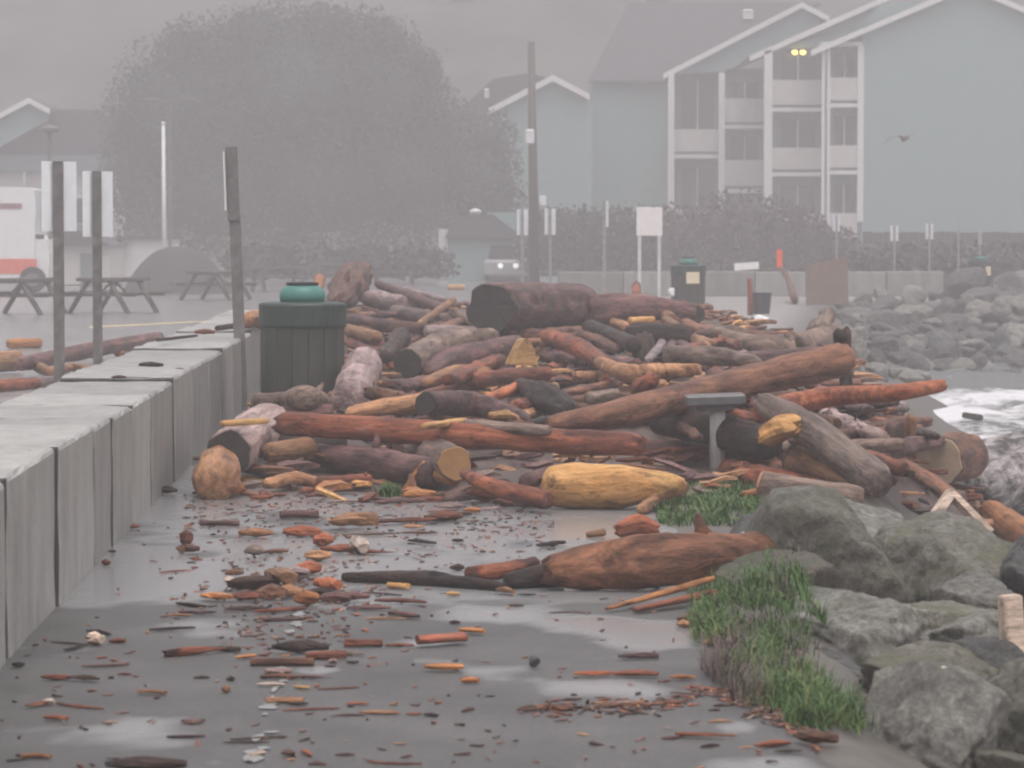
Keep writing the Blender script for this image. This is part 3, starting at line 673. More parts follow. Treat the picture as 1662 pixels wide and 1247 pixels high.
# filler logs packed between the named ones
LAND = [(490, 570, 'the near litter bin'), (575, 470, 'the jagged root stump'), (850, 500, 'the giant dark log'), (720, 570, 'the hollowed grey half trunk'), (846, 572, 'the golden wedge block'),
        (1045, 570, 'the black upright stump'), (1040, 500, 'the broken purplish trunk'), (1055, 603, 'the golden forked branch'), (890, 645, 'the dark root clump'), (1150, 580, 'the straight grey log'),
        (1290, 560, 'the curved silvery log'), (775, 657, 'the smooth purplish grey log'), (640, 665, 'the orange brown log'), (590, 620, 'the pale lilac log end'), (1180, 630, 'the huge sloping trunk'), (1340, 705, 'the bleached slanting log'), (1460, 720, 'the dark upright slab'), (1250, 750, 'the pedestal'), (600, 715, 'the long red trunk'), (560, 760, 'the thick purplish log'), (1400, 640, 'the red pole'), (690, 490, 'the long dark pole'), (740, 545, 'the lilac brown log')]
PATHL = [(357, 851, 'the straight dark stick'), (303, 892, 'the spiked brown lump'), (410, 948, 'the black rounded lump'), (150, 1040, 'the pale cup shaped chip'), (322, 1058, 'the tapered orange brown stick'),
         (247, 1125, 'the short olive brown stick'), (55, 1230, 'the bright orange chunk by the wall'), (235, 1240, 'the black lump at the bottom edge'), (575, 850, 'the tan and orange lump'), (690, 942, 'the long thin black log'),
         (715, 1040, 'the thick red brown block'), (720, 1085, 'the rounded orange block'), (868, 1070, 'the round dark stone'), (1000, 1095, 'the end to end sticks'), (1150, 1195, 'the big red stick by the weeds'), (1050, 905, 'the big wet log'),
         (455, 1075, 'the dark olive stick with pale ends'), (437, 1090, 'the white flake'), (600, 785, 'the pile'), (630, 805, 'the little weed tuft'), (1100, 960, 'the split orange plank'), (1325, 1200, 'the brown log by the bottom boulder'), (480, 1148, 'the flat bark strips')]
used_labels = {}
pending = []
def rel_label(px, py, desc, marks, skip=''):
    best = min((m_ for m_ in marks if m_[2] not in skip), key=lambda m_: math.hypot((m_[0]-px), (m_[1]-py) * 1.6))
    dx, dy = px - best[0], (py - best[1]) * 1.6
    if abs(dx) > abs(dy): where = 'right of ' if dx > 0 else 'left of '
    else: where = 'in front of ' if dy > 0 else 'behind '
    far = 'just ' if math.hypot(dx, dy) < 45 else ''
    return f'{desc} {far}{where}{best[2]}'
def settle():            # same wording twice: tell them apart by their order from the left
    by = {}
    for o, px, py, lab in pending: by.setdefault(lab, []).append((px, py, o))
    for lab, it in by.items():
        if len(it) == 1: it[0][2]['label'] = lab; continue
        it.sort(key=lambda q: (q[0], q[1])); n = len(it)
        words = {2: ['left', 'right'], 3: ['leftmost', 'middle', 'rightmost']}.get(n) or ['leftmost'] + [w + ' from the left,' for w in ('second', 'third', 'fourth', 'fifth', 'sixth', 'seventh', 'eighth')[:n - 2]] + ['rightmost']
        for (px, py, o), w in zip(it, words): o['label'] = f'{w} {lab}'
rg = random.Random(21)
SZ = lambda r, ln: 'thin ' if r < 6 else ('thick ' if r > 11 else '')
for i in range(150):
    right = i >= 88
    while True:
        px, py = (rg.uniform(1180, 1530), rg.uniform(600, 800)) if right else (rg.uniform(420, 1345), rg.uniform(478, 770))
        if py < 500 and px > 760 or (px > 1150 and py < 545): continue
        if px < 600 and py < 690: continue
        if py > 684 and not right: continue
        if py > 700 and px > 900 and not right: continue
        if right and (py < 610 + (1560 - px) * .12 or py > 740 + (1500 - px) * .2 or px + (py < 680) * 70 > 1470): continue
        break
    an = rg.gauss(0, 24) + (12 if right else 0); ln = rg.uniform(60, 170); r = (rg.uniform(11, 22) if right else rg.uniform(6, 15) * (1 + (py - 560) / 450)); ln *= 1.25 if right else 1
    tone = rg.choice('KKBBBBRRRRPPPYCCTV')
    dx, dy = ln / 2 * math.cos(R(an)), ln / 2 * math.sin(R(an)) * .6
    z = zdef(py) - rg.uniform(.04, .16) - (.06 if right else 0)
    o = L(DL, None, tone, [(px - dx, py - dy, z + rg.uniform(-.05, .05)), (px, py + rg.uniform(-3, 3), z), (px + dx, py + dy, z + rg.uniform(-.05, .05))], [r * rg.uniform(.7, 1), r, r * rg.uniform(.6, 1)],
          (rg.choice((br, ct, br)), rg.choice((br, ct, br))), n=20, stubs=rg.choice((0, 0, 1)), rough=rg.uniform(.16, .30), ridge=rg.uniform(.06, .16), squash=rg.uniform(.6, .95))
    d = SZ(r, ln) + TONE_WORD[tone] + ' log ' + ('tilted up right' if an < -14 else 'tilted down right' if an > 14 else 'lying level')
    pending.append((o, px, py, rel_label(px, py, d, LAND)))

# the mass of broken wood under and between the logs
def mass(name, spots, seed, tones, kind_label):
    mb = MB(); rg = random.Random(seed)
    for p, ln, r in spots:
        c, c2 = TONES[rg.choice(tones)]; f = rg.random(); q = rg.uniform(.7, 1.15)
        cc = [(a + (b_ - a) * f) * q for a, b_ in zip(c, c2)]
        d = Vector((rg.gauss(0, 1), rg.gauss(0, .8), rg.gauss(0, .10))).normalized()
        a = d.cross(Vector((0, 0, 1))).normalized(); u = a.cross(d)
        pts = [];
        for k, t in enumerate((-1, -.5, .4, 1)):
            w = r * (.7, 1, .95, .6)[k] * rg.uniform(.7, 1.2)
            ce = p + d * (ln * .5 * t) + u * (r * rg.uniform(-.4, .4))
            for s in range(5):
                q_ = 2 * math.pi * s / 5 + .3 * k
                pts.append(ce + (a * math.cos(q_) + u * math.sin(q_) * .7) * w)
        fs = [(k*5+s_, k*5+(s_+1) % 5, k*5+5+(s_+1) % 5, k*5+5+s_) for k in range(3) for s_ in range(5)] + [(4, 3, 2, 1, 0), (15, 16, 17, 18, 19)]
        mb.add(pts, fs, 0, cc)
    return mb
SCRAP = attr_mat('broken_wood', rough=.5, bump=.4, scale=40)
rg = random.Random(5); spots = []
def pile_h(x, Y):
    t = lerp_tab([(17.5, 0), (18.6, .05), (20, .10), (22, .22), (26, .34), (30, .42), (36, .50), (44, .62), (50, .45), (55, 0)], Y)
    xl, xr = wall_x(Y), lerp_tab([(17, .9), (19, 1.6), (22, 3.0), (26, 3.3), (32, 3.6), (44, 3.2), (55, 2.8)], Y)
    return t * sstep(xl - .1, xl + .9, x) * sstep(xr + .6, xr - .5, x) if Y < 40 else t * sstep(-4.4, -3, x) * sstep(xr + .6, xr - .6, x)
for i in range(3000):
    Y = rg.uniform(18.2, 52) if rg.random() < .8 else rg.uniform(18, 30)
    x = rg.uniform(-4.2 if Y > 38 else wall_x(Y) + .15, 3.9)
    h = pile_h(x, Y)
    if h < .03: continue
    spots.append((Vector((x, Y, ground_z(x, Y) + h - rg.uniform(-.03, .12))), rg.uniform(.08, .34) * (1 + Y / 90), rg.uniform(.012, .036) * (1 + Y / 60)))
mb = mass('x', spots, 6, 'KKKBBBRRRPPYTTGO', '')
bx = axis([(-4.6, 4.6, .22)]); by_ = axis([(17.4, 55.5, .4)]); n_ = len(bx)
bv_ = [(x, Y, ground_z(x, Y) + pile_h(x, Y) - .06 + .05 * fbm((x, Y, 0), 2.4)) for Y in by_ for x in bx]
base_i = len(mb.v)
mb.add(bv_, [(j*n_+i, j*n_+i+1, (j+1)*n_+i+1, (j+1)*n_+i) for j in range(len(by_)-1) for i in range(n_-1) if any(pile_h(bx[i+a], by_[j+b_]) > .01 for a in (0, 1) for b_ in (0, 1))])
for (x, Y, z) in bv_:
    q = .5 + .5 * N((x, Y, 0), 5); mb.c.append((.05 + .06 * q, .035 + .038 * q, .03 + .03 * q))
tag(mb.build('wood_debris', SCRAP), 'mat of broken wood and bark filling the gaps of the driftwood pile', 'wood debris', kind='stuff')
# ------------------------------------------------------------------ loose wood on the pavement, one object a piece
DG = 'loose wood scattered on the wet path'
def D(desc, tone, cx, cy_, ln, th, ang=0, name='driftwood_piece', cat='driftwood piece', label=None, shape='stick', rough=.16, hump=0, group=DG):
    """desc for an automatic label, label for a written one; ln, th and ang are as seen in the photo"""
    c = on(cx, cy_ + th * .3, 0.004); s = c.y / F_PX; r = th * s / 2 * (1.4 if cy_ < 1012 and shape in ('lump', 'chunk') else 1.15)
    dx = ln * s / 2 * math.cos(R(ang)); dz = ln * s / 2 * math.sin(R(ang))
    dy = -dz / max(.06, (EYE / c.y)); dy = max(-.6, min(.6, dy))
    P = [c + Vector((-dx, dy, r * .85)), c + Vector((0, rg.uniform(-.02, .02), r * .9 + hump * s)), c + Vector((dx, -dy, r * .85))]
    k = {'stick': (.75, 1, .7), 'chunk': (.7, 1.0, .75), 'taper': (1, .9, .35), 'lump': (.55, 1.05, .6), 'block': (1, 1, 1)}[shape]
    ends = {'stick': (br, br), 'chunk': (br, ct), 'taper': (br, pt), 'lump': (br, rr_), 'block': (ct, ct)}[shape]
    o = make_log(name, label, cat, tone, P, [r * k_ for k_ in k], ends, (None, None), group, n=11, rough=rough * 2.0, squash=rg.uniform(.5, .9), ridge=.2, splintered=True)
    if not label: pending.append((o, cx, cy_, rel_label(cx, cy_, desc, PATHL)))
    return o
rg = random.Random(3)
D('', 'P', 357, 851, 64, 11, 0, label='straight dark stick lying alone on the shiny path near the wall', shape='block', rough=.06)
D('', 'T', 415, 869, 56, 15, 0, label='flat tan chip right of the straight dark stick', shape='lump')
D('', 'B', 305, 895, 38, 15, 0, label='spiked brown lump standing in the puddle by the wall', shape='lump', rough=.3)
D('upright brown spike', 'R', 303, 880, 5, 22, 0, shape='lump')
D('grey brown chunk', 'Y', 412, 900, 26, 20, 0, shape='chunk'); D('dark bark scrap', 'B', 445, 897, 44, 9, 4)
D('thin brown twig', 'R', 285, 928, 48, 4, 5); D('brown knob', 'B', 380, 934, 30, 14, 0, shape='lump'); D('white chip', 'W', 372, 943, 16, 7, 0, shape='chunk')
D('', 'K', 412, 951, 80, 20, 3, label='black rounded lump of wood beside a tan chunk on the path', shape='lump')
D('', 'T', 457, 943, 34, 34, -20, label='upright tan chunk at the right end of the black rounded lump', shape='chunk')
D('lilac chunk', 'V', 482, 938, 40, 22, 0, shape='lump'); D('orange tan slab', 'O', 352, 972, 52, 15, -3, shape='chunk'); D('dark red lump', 'R', 398, 972, 46, 16, 0, shape='lump')
D('brown lump', 'B', 440, 968, 50, 20, 0, shape='lump', rough=.3); D('tan lump', 'T', 470, 966, 44, 18, 0, shape='lump'); D('orange chunk', 'O', 498, 978, 40, 20, 0, shape='lump')
D('dark bark curl', 'K', 310, 983, 52, 7, -6); D('tan chip', 'T', 290, 1000, 40, 7, 0); D('dark stick', 'P', 320, 995, 60, 9, 0)
D('purplish stick', 'P', 400, 990, 70, 10, 0); D('brown stick', 'R', 455, 992, 80, 10, 4); D('dark flat piece', 'K', 520, 965, 60, 13, 0, shape='lump'); D('dark stick', 'P', 460, 1006, 96, 8, 2)
D('red chunk', 'S', 530, 952, 42, 16, -6, shape='chunk'); D('pinkish lump', 'S', 500, 928, 42, 18, 0, shape='lump'); D('dark lump', 'P', 545, 975, 50, 15, 0, shape='lump')
D('', 'K', 280, 1022, 72, 9, 3, label='bent black stick lying alone left of the scrap heap')
D('', 'W', 153, 1042, 24, 22, 0, label='pale cup shaped chip among black twigs near the wall', shape='chunk')
D('dark twig', 'K', 160, 1028, 46, 7, -8); D('thin black twig', 'K', 112, 1045, 66, 5, -4); D('brown stub', 'R', 190, 1042, 26, 9, 0, shape='chunk'); D('black twig end', 'K', 122, 1052, 26, 8, 20)
D('', 'R', 322, 1059, 104, 14, 5, label='tapered orange brown stick left of centre on the path', shape='taper', rough=.08)
D('dark stub', 'K', 370, 1055, 40, 10, 0, shape='chunk')
D('pale brown stick', 'P', 172, 1081, 74, 7, 3); D('reddish piece', 'R', 92, 1101, 50, 11, 0, shape='lump'); D('dark lump', 'K', 135, 1103, 54, 13, -3, shape='lump')
D('', 'T', 247, 1125, 46, 11, -3, label='short olive brown stick alone on bare path', shape='block', rough=.08)
D('dark scrap', 'K', 327, 1101, 26, 6, 0); D('black pebble of bark', 'K', 374, 1104, 12, 8, 0, shape='lump'); D('tan and black nub', 'T', 367, 1121, 14, 12, 0, shape='lump')
D('brown chip', 'R', 62, 1144, 34, 10, 12, shape='chunk'); D('white tipped chip', 'W', 79, 1141, 18, 14, 0, shape='chunk'); D('thin curved brown stick', 'R', 130, 1147, 88, 6, -6)
D('flat red piece', 'R', 90, 1167, 42, 12, -2, shape='chunk'); D('dark chip', 'P', 313, 1172, 36, 9, 2); D('thin purplish twig', 'P', 302, 1196, 62, 6, 1)
D('', 'O', 57, 1230, 50, 11, 0, label='bright orange chunk at the bottom left of the path', shape='chunk', rough=.08); D('black twig', 'K', 27, 1234, 30, 5, 8)
D('', 'K', 238, 1245, 130, 26, 0, label='black lump of wood cut by the bottom edge of the view', shape='lump', rough=.1)
D('', 'P', 486, 838, 62, 15, 1, label='dark square ended log piece behind the tan and orange lump', shape='block', rough=.06)
D('', 'T', 575, 852, 76, 24, 2, label='tan and orange lump of split wood before the pile', shape='chunk', rough=.22)
D('reddish chunk', 'R', 490, 867, 62, 16, 0, shape='lump'); D('long reddish stick', 'R', 652, 847, 110, 13, 2); D('dark red piece', 'R', 720, 843, 60, 15, 3, shape='lump'); D('green mossy chip', 'T', 672, 856, 34, 9, 0)
D('orange nub', 'O', 766, 831, 28, 9, 0, shape='chunk'); D('dark stick', 'K', 745, 836, 40, 9, 0); D('flat grey brown strip', 'Y', 600, 868, 90, 7, 1); D('dark strip', 'P', 680, 866, 60, 6, 0)
D('reddish slab', 'R', 552, 895, 62, 14, 0, shape='lump'); D('pale tan chunk', 'W', 582, 888, 28, 20, -35, shape='chunk'); D('dark red strip', 'R', 615, 897, 62, 9, -2, shape='taper')
D('dark red knob', 'R', 525, 882, 34, 16, 0, shape='lump', rough=.3); D('tan lump', 'T', 516, 906, 42, 16, 0, shape='lump'); D('black stick', 'K', 685, 881, 46, 9, -6); D('dark scrap', 'K', 743, 878, 18, 7, 0)
D('', 'G', 647, 953, 32, 12, -5, label='little golden block against the long thin black log', shape='block', rough=.08); D('pale golden chip', 'G', 735, 966, 22, 8, 0, shape='chunk'); D('tan nub', 'T', 820, 962, 26, 12, -8, shape='chunk')
D('black chip', 'K', 742, 924, 22, 9, 4, shape='lump'); D('dark chip', 'K', 855, 966, 32, 6, 0)
D('reddish stick', 'R', 650, 978, 84, 11, -2); D('dark stick', 'P', 656, 999, 52, 12, -8); D('thin tan strip', 'T', 625, 1005, 66, 7, 0); D('dark stick', 'P', 600, 988, 70, 10, 0); D('brown lump', 'P', 575, 973, 50, 16, 0, shape='lump'); D('thin dark twig', 'P', 620, 965, 66, 6, -4)
D('', 'R', 590, 1046, 62, 14, 0, label='rusty brown stick left of the thick red brown block', shape='block', rough=.08)
D('dark stub', 'R', 648, 1049, 48, 8, 0); D('', 'R', 715, 1041, 74, 24, 4, label='thick red brown block on the path touching a dark stub', shape='block', rough=.06)
D('', 'O', 765, 1026, 40, 14, -4, label='tan orange chip behind the thick red brown block', shape='chunk', rough=.06); D('dark scrap', 'K', 738, 1012, 16, 7, 0)
D('', 'O', 721, 1085, 62, 17, -1, label='smooth rounded orange block in the open middle of the path', shape='chunk', rough=.04)
D('', 'O', 763, 1107, 28, 12, 0, label='smaller orange chip in front of the rounded orange block', shape='chunk', rough=.05)
D('', 'P', 1037, 1067, 66, 13, 1, label='dark spindle of wood behind the end to end sticks', shape='chunk'); D('', 'R', 962, 1095, 60, 12, 0, label='left one of two reddish sticks lying end to end', shape='chunk', rough=.08)
D('', 'R', 1032, 1096, 74, 14, 0, label='right one of two reddish sticks lying end to end', shape='chunk', rough=.1)
D('orange brown lump', 'O', 1107, 1101, 42, 11, 0, shape='lump'); D('dark scrap', 'K', 838, 984, 24, 6, 0); D('thin brown twig', 'P', 925, 995, 70, 4, 0)
for i, x in enumerate(range(860, 1120, 26)):
    D(rg.choice(('brown chip', 'reddish chip', 'tan chip', 'dark chip')), rg.choice('BRTKP'), x, 1152 - i * 1.1, rg.uniform(22, 40), rg.uniform(6, 11), rg.uniform(-4, 6), shape=rg.choice(('stick', 'lump', 'chunk')))
D('', 'R', 1148, 1195, 104, 13, -2, label='big red stick on the path near the weeds at lower right', shape='taper', rough=.14); D('dark stick end', 'P', 1092, 1197, 40, 6, 6); D('black scrap', 'K', 1153, 1212, 32, 7, 4)
D('', 'B', 1326, 1200, 64, 24, -6, label='brown log piece against the bottom boulder', shape='chunk'); D('reddish piece', 'R', 1255, 1210, 60, 12, 4, shape='lump'); D('black flat scrap', 'K', 1280, 1221, 44, 10, 0, shape='lump'); D('tan twig', 'T', 1170, 1172, 40, 6, 0)
D('', 'K', 488, 1054, 92, 24, 0, label='black hump of bark above the dark olive stick', shape='lump', rough=.2); D('dark red piece', 'R', 530, 1066, 66, 15, 0, shape='chunk'); D('grey brown stick', 'Y', 572, 1062, 40, 9, -3); D('black scrap', 'K', 572, 1076, 20, 8, 0, shape='lump')
D('', 'B', 458, 1077, 104, 14, 0, label='dark olive stick with pale ends', shape='block', rough=.06); D('orange tip', 'O', 398, 1067, 30, 9, 6, shape='chunk'); D('pale nub', 'W', 490, 1073, 14, 10, 0, shape='lump'); D('pale pink nub', 'V', 540, 1075, 14, 9, 0, shape='lump')
D('', 'W', 440, 1113, 46, 9, 0, label='white flake lying flat on the path', shape='chunk', rough=.05); D('pale grey flake', 'V', 452, 1090, 46, 8, 0, shape='chunk')
D('dark stick', 'B', 452, 1100, 60, 9, 0); D('tapered dark stick', 'P', 505, 1100, 74, 8, -2, shape='taper'); D('golden chip', 'G', 490, 1116, 26, 8, -4, shape='chunk'); D('thin brown twig', 'R', 550, 1118, 66, 4, 3)
D('', 'T', 462, 1139, 62, 12, 0, label='flat bark strip pair lying on the near path', shape='block', rough=.2); D('dark stick', 'K', 484, 1143, 30, 8, 0); D('thin red stick', 'R', 505, 1152, 92, 5, 2); D('tan strip', 'T', 615, 1158, 66, 8, -1); D('dark strip', 'P', 565, 1162, 56, 5, 1)
D('dark chip', 'R', 580, 1144, 36, 8, 0); D('small brown chip', 'R', 672, 1159, 26, 5, 0); D('small black chip', 'K', 699, 1162, 24, 8, -4); D('black sliver', 'K', 745, 1176, 16, 6, 6); D('brown chip', 'B', 760, 1154, 20, 6, 8)
D('thin double twig', 'K', 420, 1199, 90, 6, 3); D('dark twig', 'K', 400, 1206, 74, 6, 0); D('grey lump', 'P', 468, 1225, 22, 14, 0, shape='lump'); D('orange brown chip', 'R', 497, 1224, 20, 9, -20); D('pale sliver', 'W', 418, 1224, 22, 8, 12); D('dark twig', 'P', 560, 1226, 34, 6, 0); D('brown twig', 'P', 515, 1241, 30, 6, 0); D('long brown twig', 'R', 640, 1239, 90, 5, -2)
D('dark curled bark', 'K', 895, 885, 46, 11, 6, rough=.3); D('brown lump', 'B', 1120, 1010, 40, 16, 0, shape='lump'); D('reddish lump', 'R', 1170, 1042, 30, 16, 0, shape='lump'); D('tan nub', 'T', 1110, 1016, 22, 12, 0, shape='lump')
D('lilac chunk', 'V', 1190, 1045, 36, 18, 0, shape='lump'); D('golden nub', 'G', 1152, 1044, 16, 10, 0, shape='lump')
# front of the pile
for (x, y, ln, th, t, d) in [(455, 805, 20, 9, 'R', 'reddish nub'), (500, 800, 26, 11, 'R', 'dark red nub'), (530, 803, 22, 11, 'P', 'dark nub'), (560, 815, 40, 7, 'Y', 'grey strip'), (600, 812, 36, 8, 'P', 'dark strip'), (680, 806, 50, 14, 'O', 'orange chip'), (650, 815, 80, 9, 'P', 'dark stick'),
                            (700, 812, 46, 10, 'R', 'red strip'), (750, 812, 56, 17, 'P', 'dark lump'), (790, 808, 60, 24, 'R', 'dark red lump'), (730, 822, 40, 9, 'V', 'pale lilac chip'), (830, 818, 60, 14, 'B', 'brown lump'), (690, 790, 34, 14, 'V', 'pale pinkish chip'), (640, 785, 60, 11, 'T', 'tan strip'),
                            (400, 803, 50, 8, 'T', 'tan strip'), (425, 808, 36, 8, 'R', 'reddish strip'), (345, 800, 60, 7, 'K', 'black strip'), (272, 800, 30, 14, 'K', 'black lump'), (720, 830, 50, 6, 'P', 'dark strip'), (860, 822, 50, 10, 'P', 'dark stick'), (800, 826, 40, 7, 'V', 'pale chip')]:
    D(d, t, x, y, ln, th, rg.uniform(-4, 4), shape='lump' if th > 10 else 'stick')
# along the wall's foot and on its top
for (x, y, ln, th, t, d) in [(218, 857, 14, 10, 'R', 'reddish scrap at the wall foot'), (182, 897, 12, 6, 'K', 'black scrap at the wall foot'), (172, 915, 14, 8, 'R', 'brown scrap at the wall foot'), (30, 1080, 18, 12, 'K', 'black lump at the wall foot'), (85, 985, 22, 6, 'K', 'olive scrap at the wall foot')]:
    D(d, t, x, y, ln, th, 0, shape='lump')
def top_piece(label, tone, x, y, ln, th, ang=0, z=H_W):
    c = on(x, y, z); s = c.y / F_PX; r = th * s / 2; dx = ln * s / 2
    o = make_log('driftwood_piece', label, 'driftwood piece', tone, [c + Vector((-dx, 0, r * .8)), c + Vector((0, .01, r)), c + Vector((dx, math.sin(R(ang)), r * .8))], [r * .6, r, r * .7], (rr_, br), (None, None), 'wood scraps on top of the block wall', n=10, rough=.25)
top_piece('dark splinter with a red knob on the block wall top, nearest the tall post', 'K', 245, 596, 40, 9)
top_piece('small flat scrap on the block wall top, nearest the camera', 'P', 193, 615, 24, 6)
top_piece('tiny red scrap at the edge of the block wall top', 'R', 290, 602, 18, 5)
top_piece('brown scrap lump on the back edge of the block wall top', 'R', 332, 543, 32, 9)
top_piece('black pebble on the near block wall top', 'K', 47, 736, 12, 6)
# behind the wall, on the lot
LG = 'driftwood on the lot behind the wall'
def W(label, tone, pts, rpx, **kw): L('driftwood_log' if max(rpx) > 9 else 'driftwood_piece', label, tone, [(x, y, r) for x, y, r in pts], rpx, group=LG, cat='driftwood log' if max(rpx) > 9 else 'driftwood piece', **kw)
W('long brown beam on the lot behind the wall, seen between the sign posts', 'P', [(30, 592, .18), (150, 568, .18), (257, 550, .18)], [12, 13, 11], ends=(rr_, ct))
W('pale tan log end at the left edge behind the wall', 'T', [(-20, 588, .14), (32, 586, .14)], [16, 17])
W('orange chunk behind the long beam at the left edge', 'O', [(12, 558, .08), (66, 557, .08)], [8, 9])
W('tan crooked branch behind the wall at the near sign post', 'T', [(60, 596, .12), (85, 603, .1), (118, 596, .12), (150, 600, .1)], [9, 8, 7, 5])
W('orange tan stick half under the long beam', 'O', [(190, 572, .1), (240, 556, .12)], [8, 7])
W('reddish log low behind the wall at the left edge', 'R', [(-10, 628, .06), (60, 622, .06)], [12, 10])
W('lilac brown piece behind the wall, near the near sign post foot', 'V', [(50, 622, .06), (90, 616, .06)], [8, 7])
W('thin twig lying along the back of the wall', 'K', [(255, 552, .7), (320, 545, .7)], [3, 2])

# scraps too small to count
spots = []
for i in range(1300):
    u = rg.random()
    if u < .5: px, py = rg.uniform(300, 900), 800 + abs(rg.gauss(0, 1)) * 60
    elif u < .75: px, py = rg.gauss(480, 90), rg.gauss(975, 45)
    else: px, py = rg.uniform(0, 1330), rg.uniform(830, 1247)
    c = on(px, py, .008)
    if not (wall_x(c.y) + .03 < c.x < edge_path(c.y) + .15): continue
    spots.append((c, rg.uniform(.012, .05), rg.uniform(.003, .008)))
for i in range(260):     # wrack line under the weeds
    px = rg.uniform(860, 1330); py = lerp_tab([(860, 1152), (1060, 1146), (1150, 1120), (1250, 1160), (1330, 1200)], px) + rg.gauss(0, 8)
    spots.append((on(px, py, .008), rg.uniform(.02, .07), rg.uniform(.003, .008)))
tag(mass('x', spots, 8, 'KKKBBRRPPPTY', '').build('wood_chips', SCRAP), 'tiny bark and wood chips strewn over the wet path', 'wood chips', kind='stuff')

# ------------------------------------------------------------------ stones and boulders
def stone_mat(name, c, c2, moss, mossc=(.075, .085, .045), rough=.75):
    m, nt, b = mat_new(name)
    tc = nnode(nt, 'ShaderNodeTexCoord'); oi = nnode(nt, 'ShaderNodeObjectInfo')
    ad = nnode(nt, 'ShaderNodeVectorMath', operation='MULTIPLY_ADD')
    cb = nnode(nt, 'ShaderNodeCombineXYZ')
    for i in range(3): nt.links.new(oi.outputs['Random'], cb.inputs[i])
    nt.links.new(cb.outputs[0], ad.inputs[0]); ad.inputs[1].default_value = (31, 17, 23); nt.links.new(tc.outputs['Object'], ad.inputs[2])
    n1 = nnode(nt, 'ShaderNodeTexNoise', Scale=7.0, Detail=8.0, Roughness=.7); nt.links.new(ad.outputs[0], n1.inputs['Vector'])
    n2 = nnode(nt, 'ShaderNodeTexNoise', Scale=24.0, Detail=8.0, Roughness=.78); nt.links.new(ad.outputs[0], n2.inputs['Vector'])
    n3 = nnode(nt, 'ShaderNodeTexNoise', Scale=3.2, Detail=7.0, Roughness=.72); nt.links.new(ad.outputs[0], n3.inputs['Vector'])
    base = ramp(nt, n1.outputs[0], [(.3, c), (.68, c2)])
    cc = mix(nt, 1.0, base.outputs[0], ramp(nt, n2.outputs[0], [(.32, .35), (.5, .9), (.66, 1.55)]).outputs[0], 'MULTIPLY')
    cc = mix(nt, ramp(nt, n3.outputs[0], [(.62 - moss, 0.0), (.74 - moss, .85)]).outputs[0], cc, mossc)
    rv = ramp(nt, oi.outputs['Random'], [(0, .8), (1, 1.2)])
    nt.links.new(mix(nt, 1.0, cc, rv.outputs[0], 'MULTIPLY'), b.inputs['Base Color'])
    b.inputs['Roughness'].default_value = rough
    bp = nnode(nt, 'ShaderNodeBump', Strength=.9, Distance=.035); nt.links.new(n2.outputs[0], bp.inputs['Height'])
    bp2 = nnode(nt, 'ShaderNodeBump', Strength=.9, Distance=.07); nt.links.new(n1.outputs[0], bp2.inputs['Height']); nt.links.new(bp.outputs[0], bp2.inputs['Normal'])
    nt.links.new(bp2.outputs[0], b.inputs['Normal'])
    return m
ST = {'g': stone_mat('grey_stone', (.085, .080, .068), (.29, .28, .24), .08, rough=.5), 'm': stone_mat('mossy_stone', (.10, .096, .074), (.25, .238, .19), .12, (.115, .115, .06), rough=.6),
      'o': stone_mat('olive_stone', (.09, .085, .065), (.22, .205, .16), .16, (.12, .115, .065), rough=.55), 'd': stone_mat('dark_stone', (.035, .033, .033), (.11, .105, .10), .06, rough=.5),
      'f': stone_mat('riprap_stone', (.05, .052, .05), (.145, .145, .138), .02, rough=.7), 'b': stone_mat('brown_stone', (.065, .052, .042), (.15, .125, .1), .14, rough=.6)}
import bmesh
def ico(sub):
    bm = bmesh.new(); bmesh.ops.create_icosphere(bm, subdivisions=sub, radius=1)
    v = [x.co.copy() for x in bm.verts]; f = [tuple(q.index for q in p.verts) for p in bm.faces]; bm.free(); return v, f
ICO = {s: ico(s) for s in (2, 3, 4, 5)}
def rock(name, label, cat, mat, c, size, seed, sub=4, facets=11, rz=0, tilt=(0, 0), group=None, kind=None, smooth=True):
    """a quarried boulder: a ball cut by random planes, its faces and edges then roughened"""
    rg2 = random.Random(seed); v, f = ICO[sub]
    pl = []
    for k in range(facets):
        d = Vector((rg2.gauss(0, 1), rg2.gauss(0, 1), rg2.gauss(0, 1))).normalized(); pl.append((d, rg2.uniform(.42, .78)))
    mb = MB()
    for p in v:
        r = 1.0
        for d, h in pl:
            q = p.dot(d)
            if q > .05: r = min(r, h / q)
        r = r * .97 + .030 * fbm(p, 2.4, seed, 4) + .03 * abs(N(p, 5, seed)) - .05 * max(0, .16 - abs(N(p, 1.9, seed + 2))) / .16
        if sub >= 4: r += .022 * fbm(p, 9, seed + 3, 4)
        mb.v.append((p.x * r * size[0], p.y * r * size[1], p.z * r * size[2]))
    mb.f = list(f); mb.m = [0] * len(f)
    o = mb.build(name, mat, loc=c, smooth=smooth); o.rotation_euler = (R(tilt[0]), R(tilt[1]), R(rz))
    return tag(o, label, cat, group, kind)
BG = 'foreground boulders beside the path'
def B(label, mat, px, py, Y, w, h, dep, seed, rz=0, tilt=(0, 0), facets=13, sub=5):
    c = at(px, py, Y); s = Y / F_PX
    return rock('boulder', label, 'boulder', ST[mat], c, (w * s / 2 * 1.22, dep * 1.15, h * s / 2 * 1.22), seed, sub, facets, rz, tilt, BG)
B('largest mossy boulder, broad and rounded, at the back of the near rocks', 'm', 1520, 950, 14.6, 370, 300, .60, 101, 10)
B('mossy boulder shoulder left of the largest one, beside the grass', 'm', 1320, 930, 14.2, 310, 245, .50, 102, 30)
B('grey boulder top standing highest at the back of the near rocks', 'g', 1370, 866, 15.6, 260, 130, .45, 113, -10)
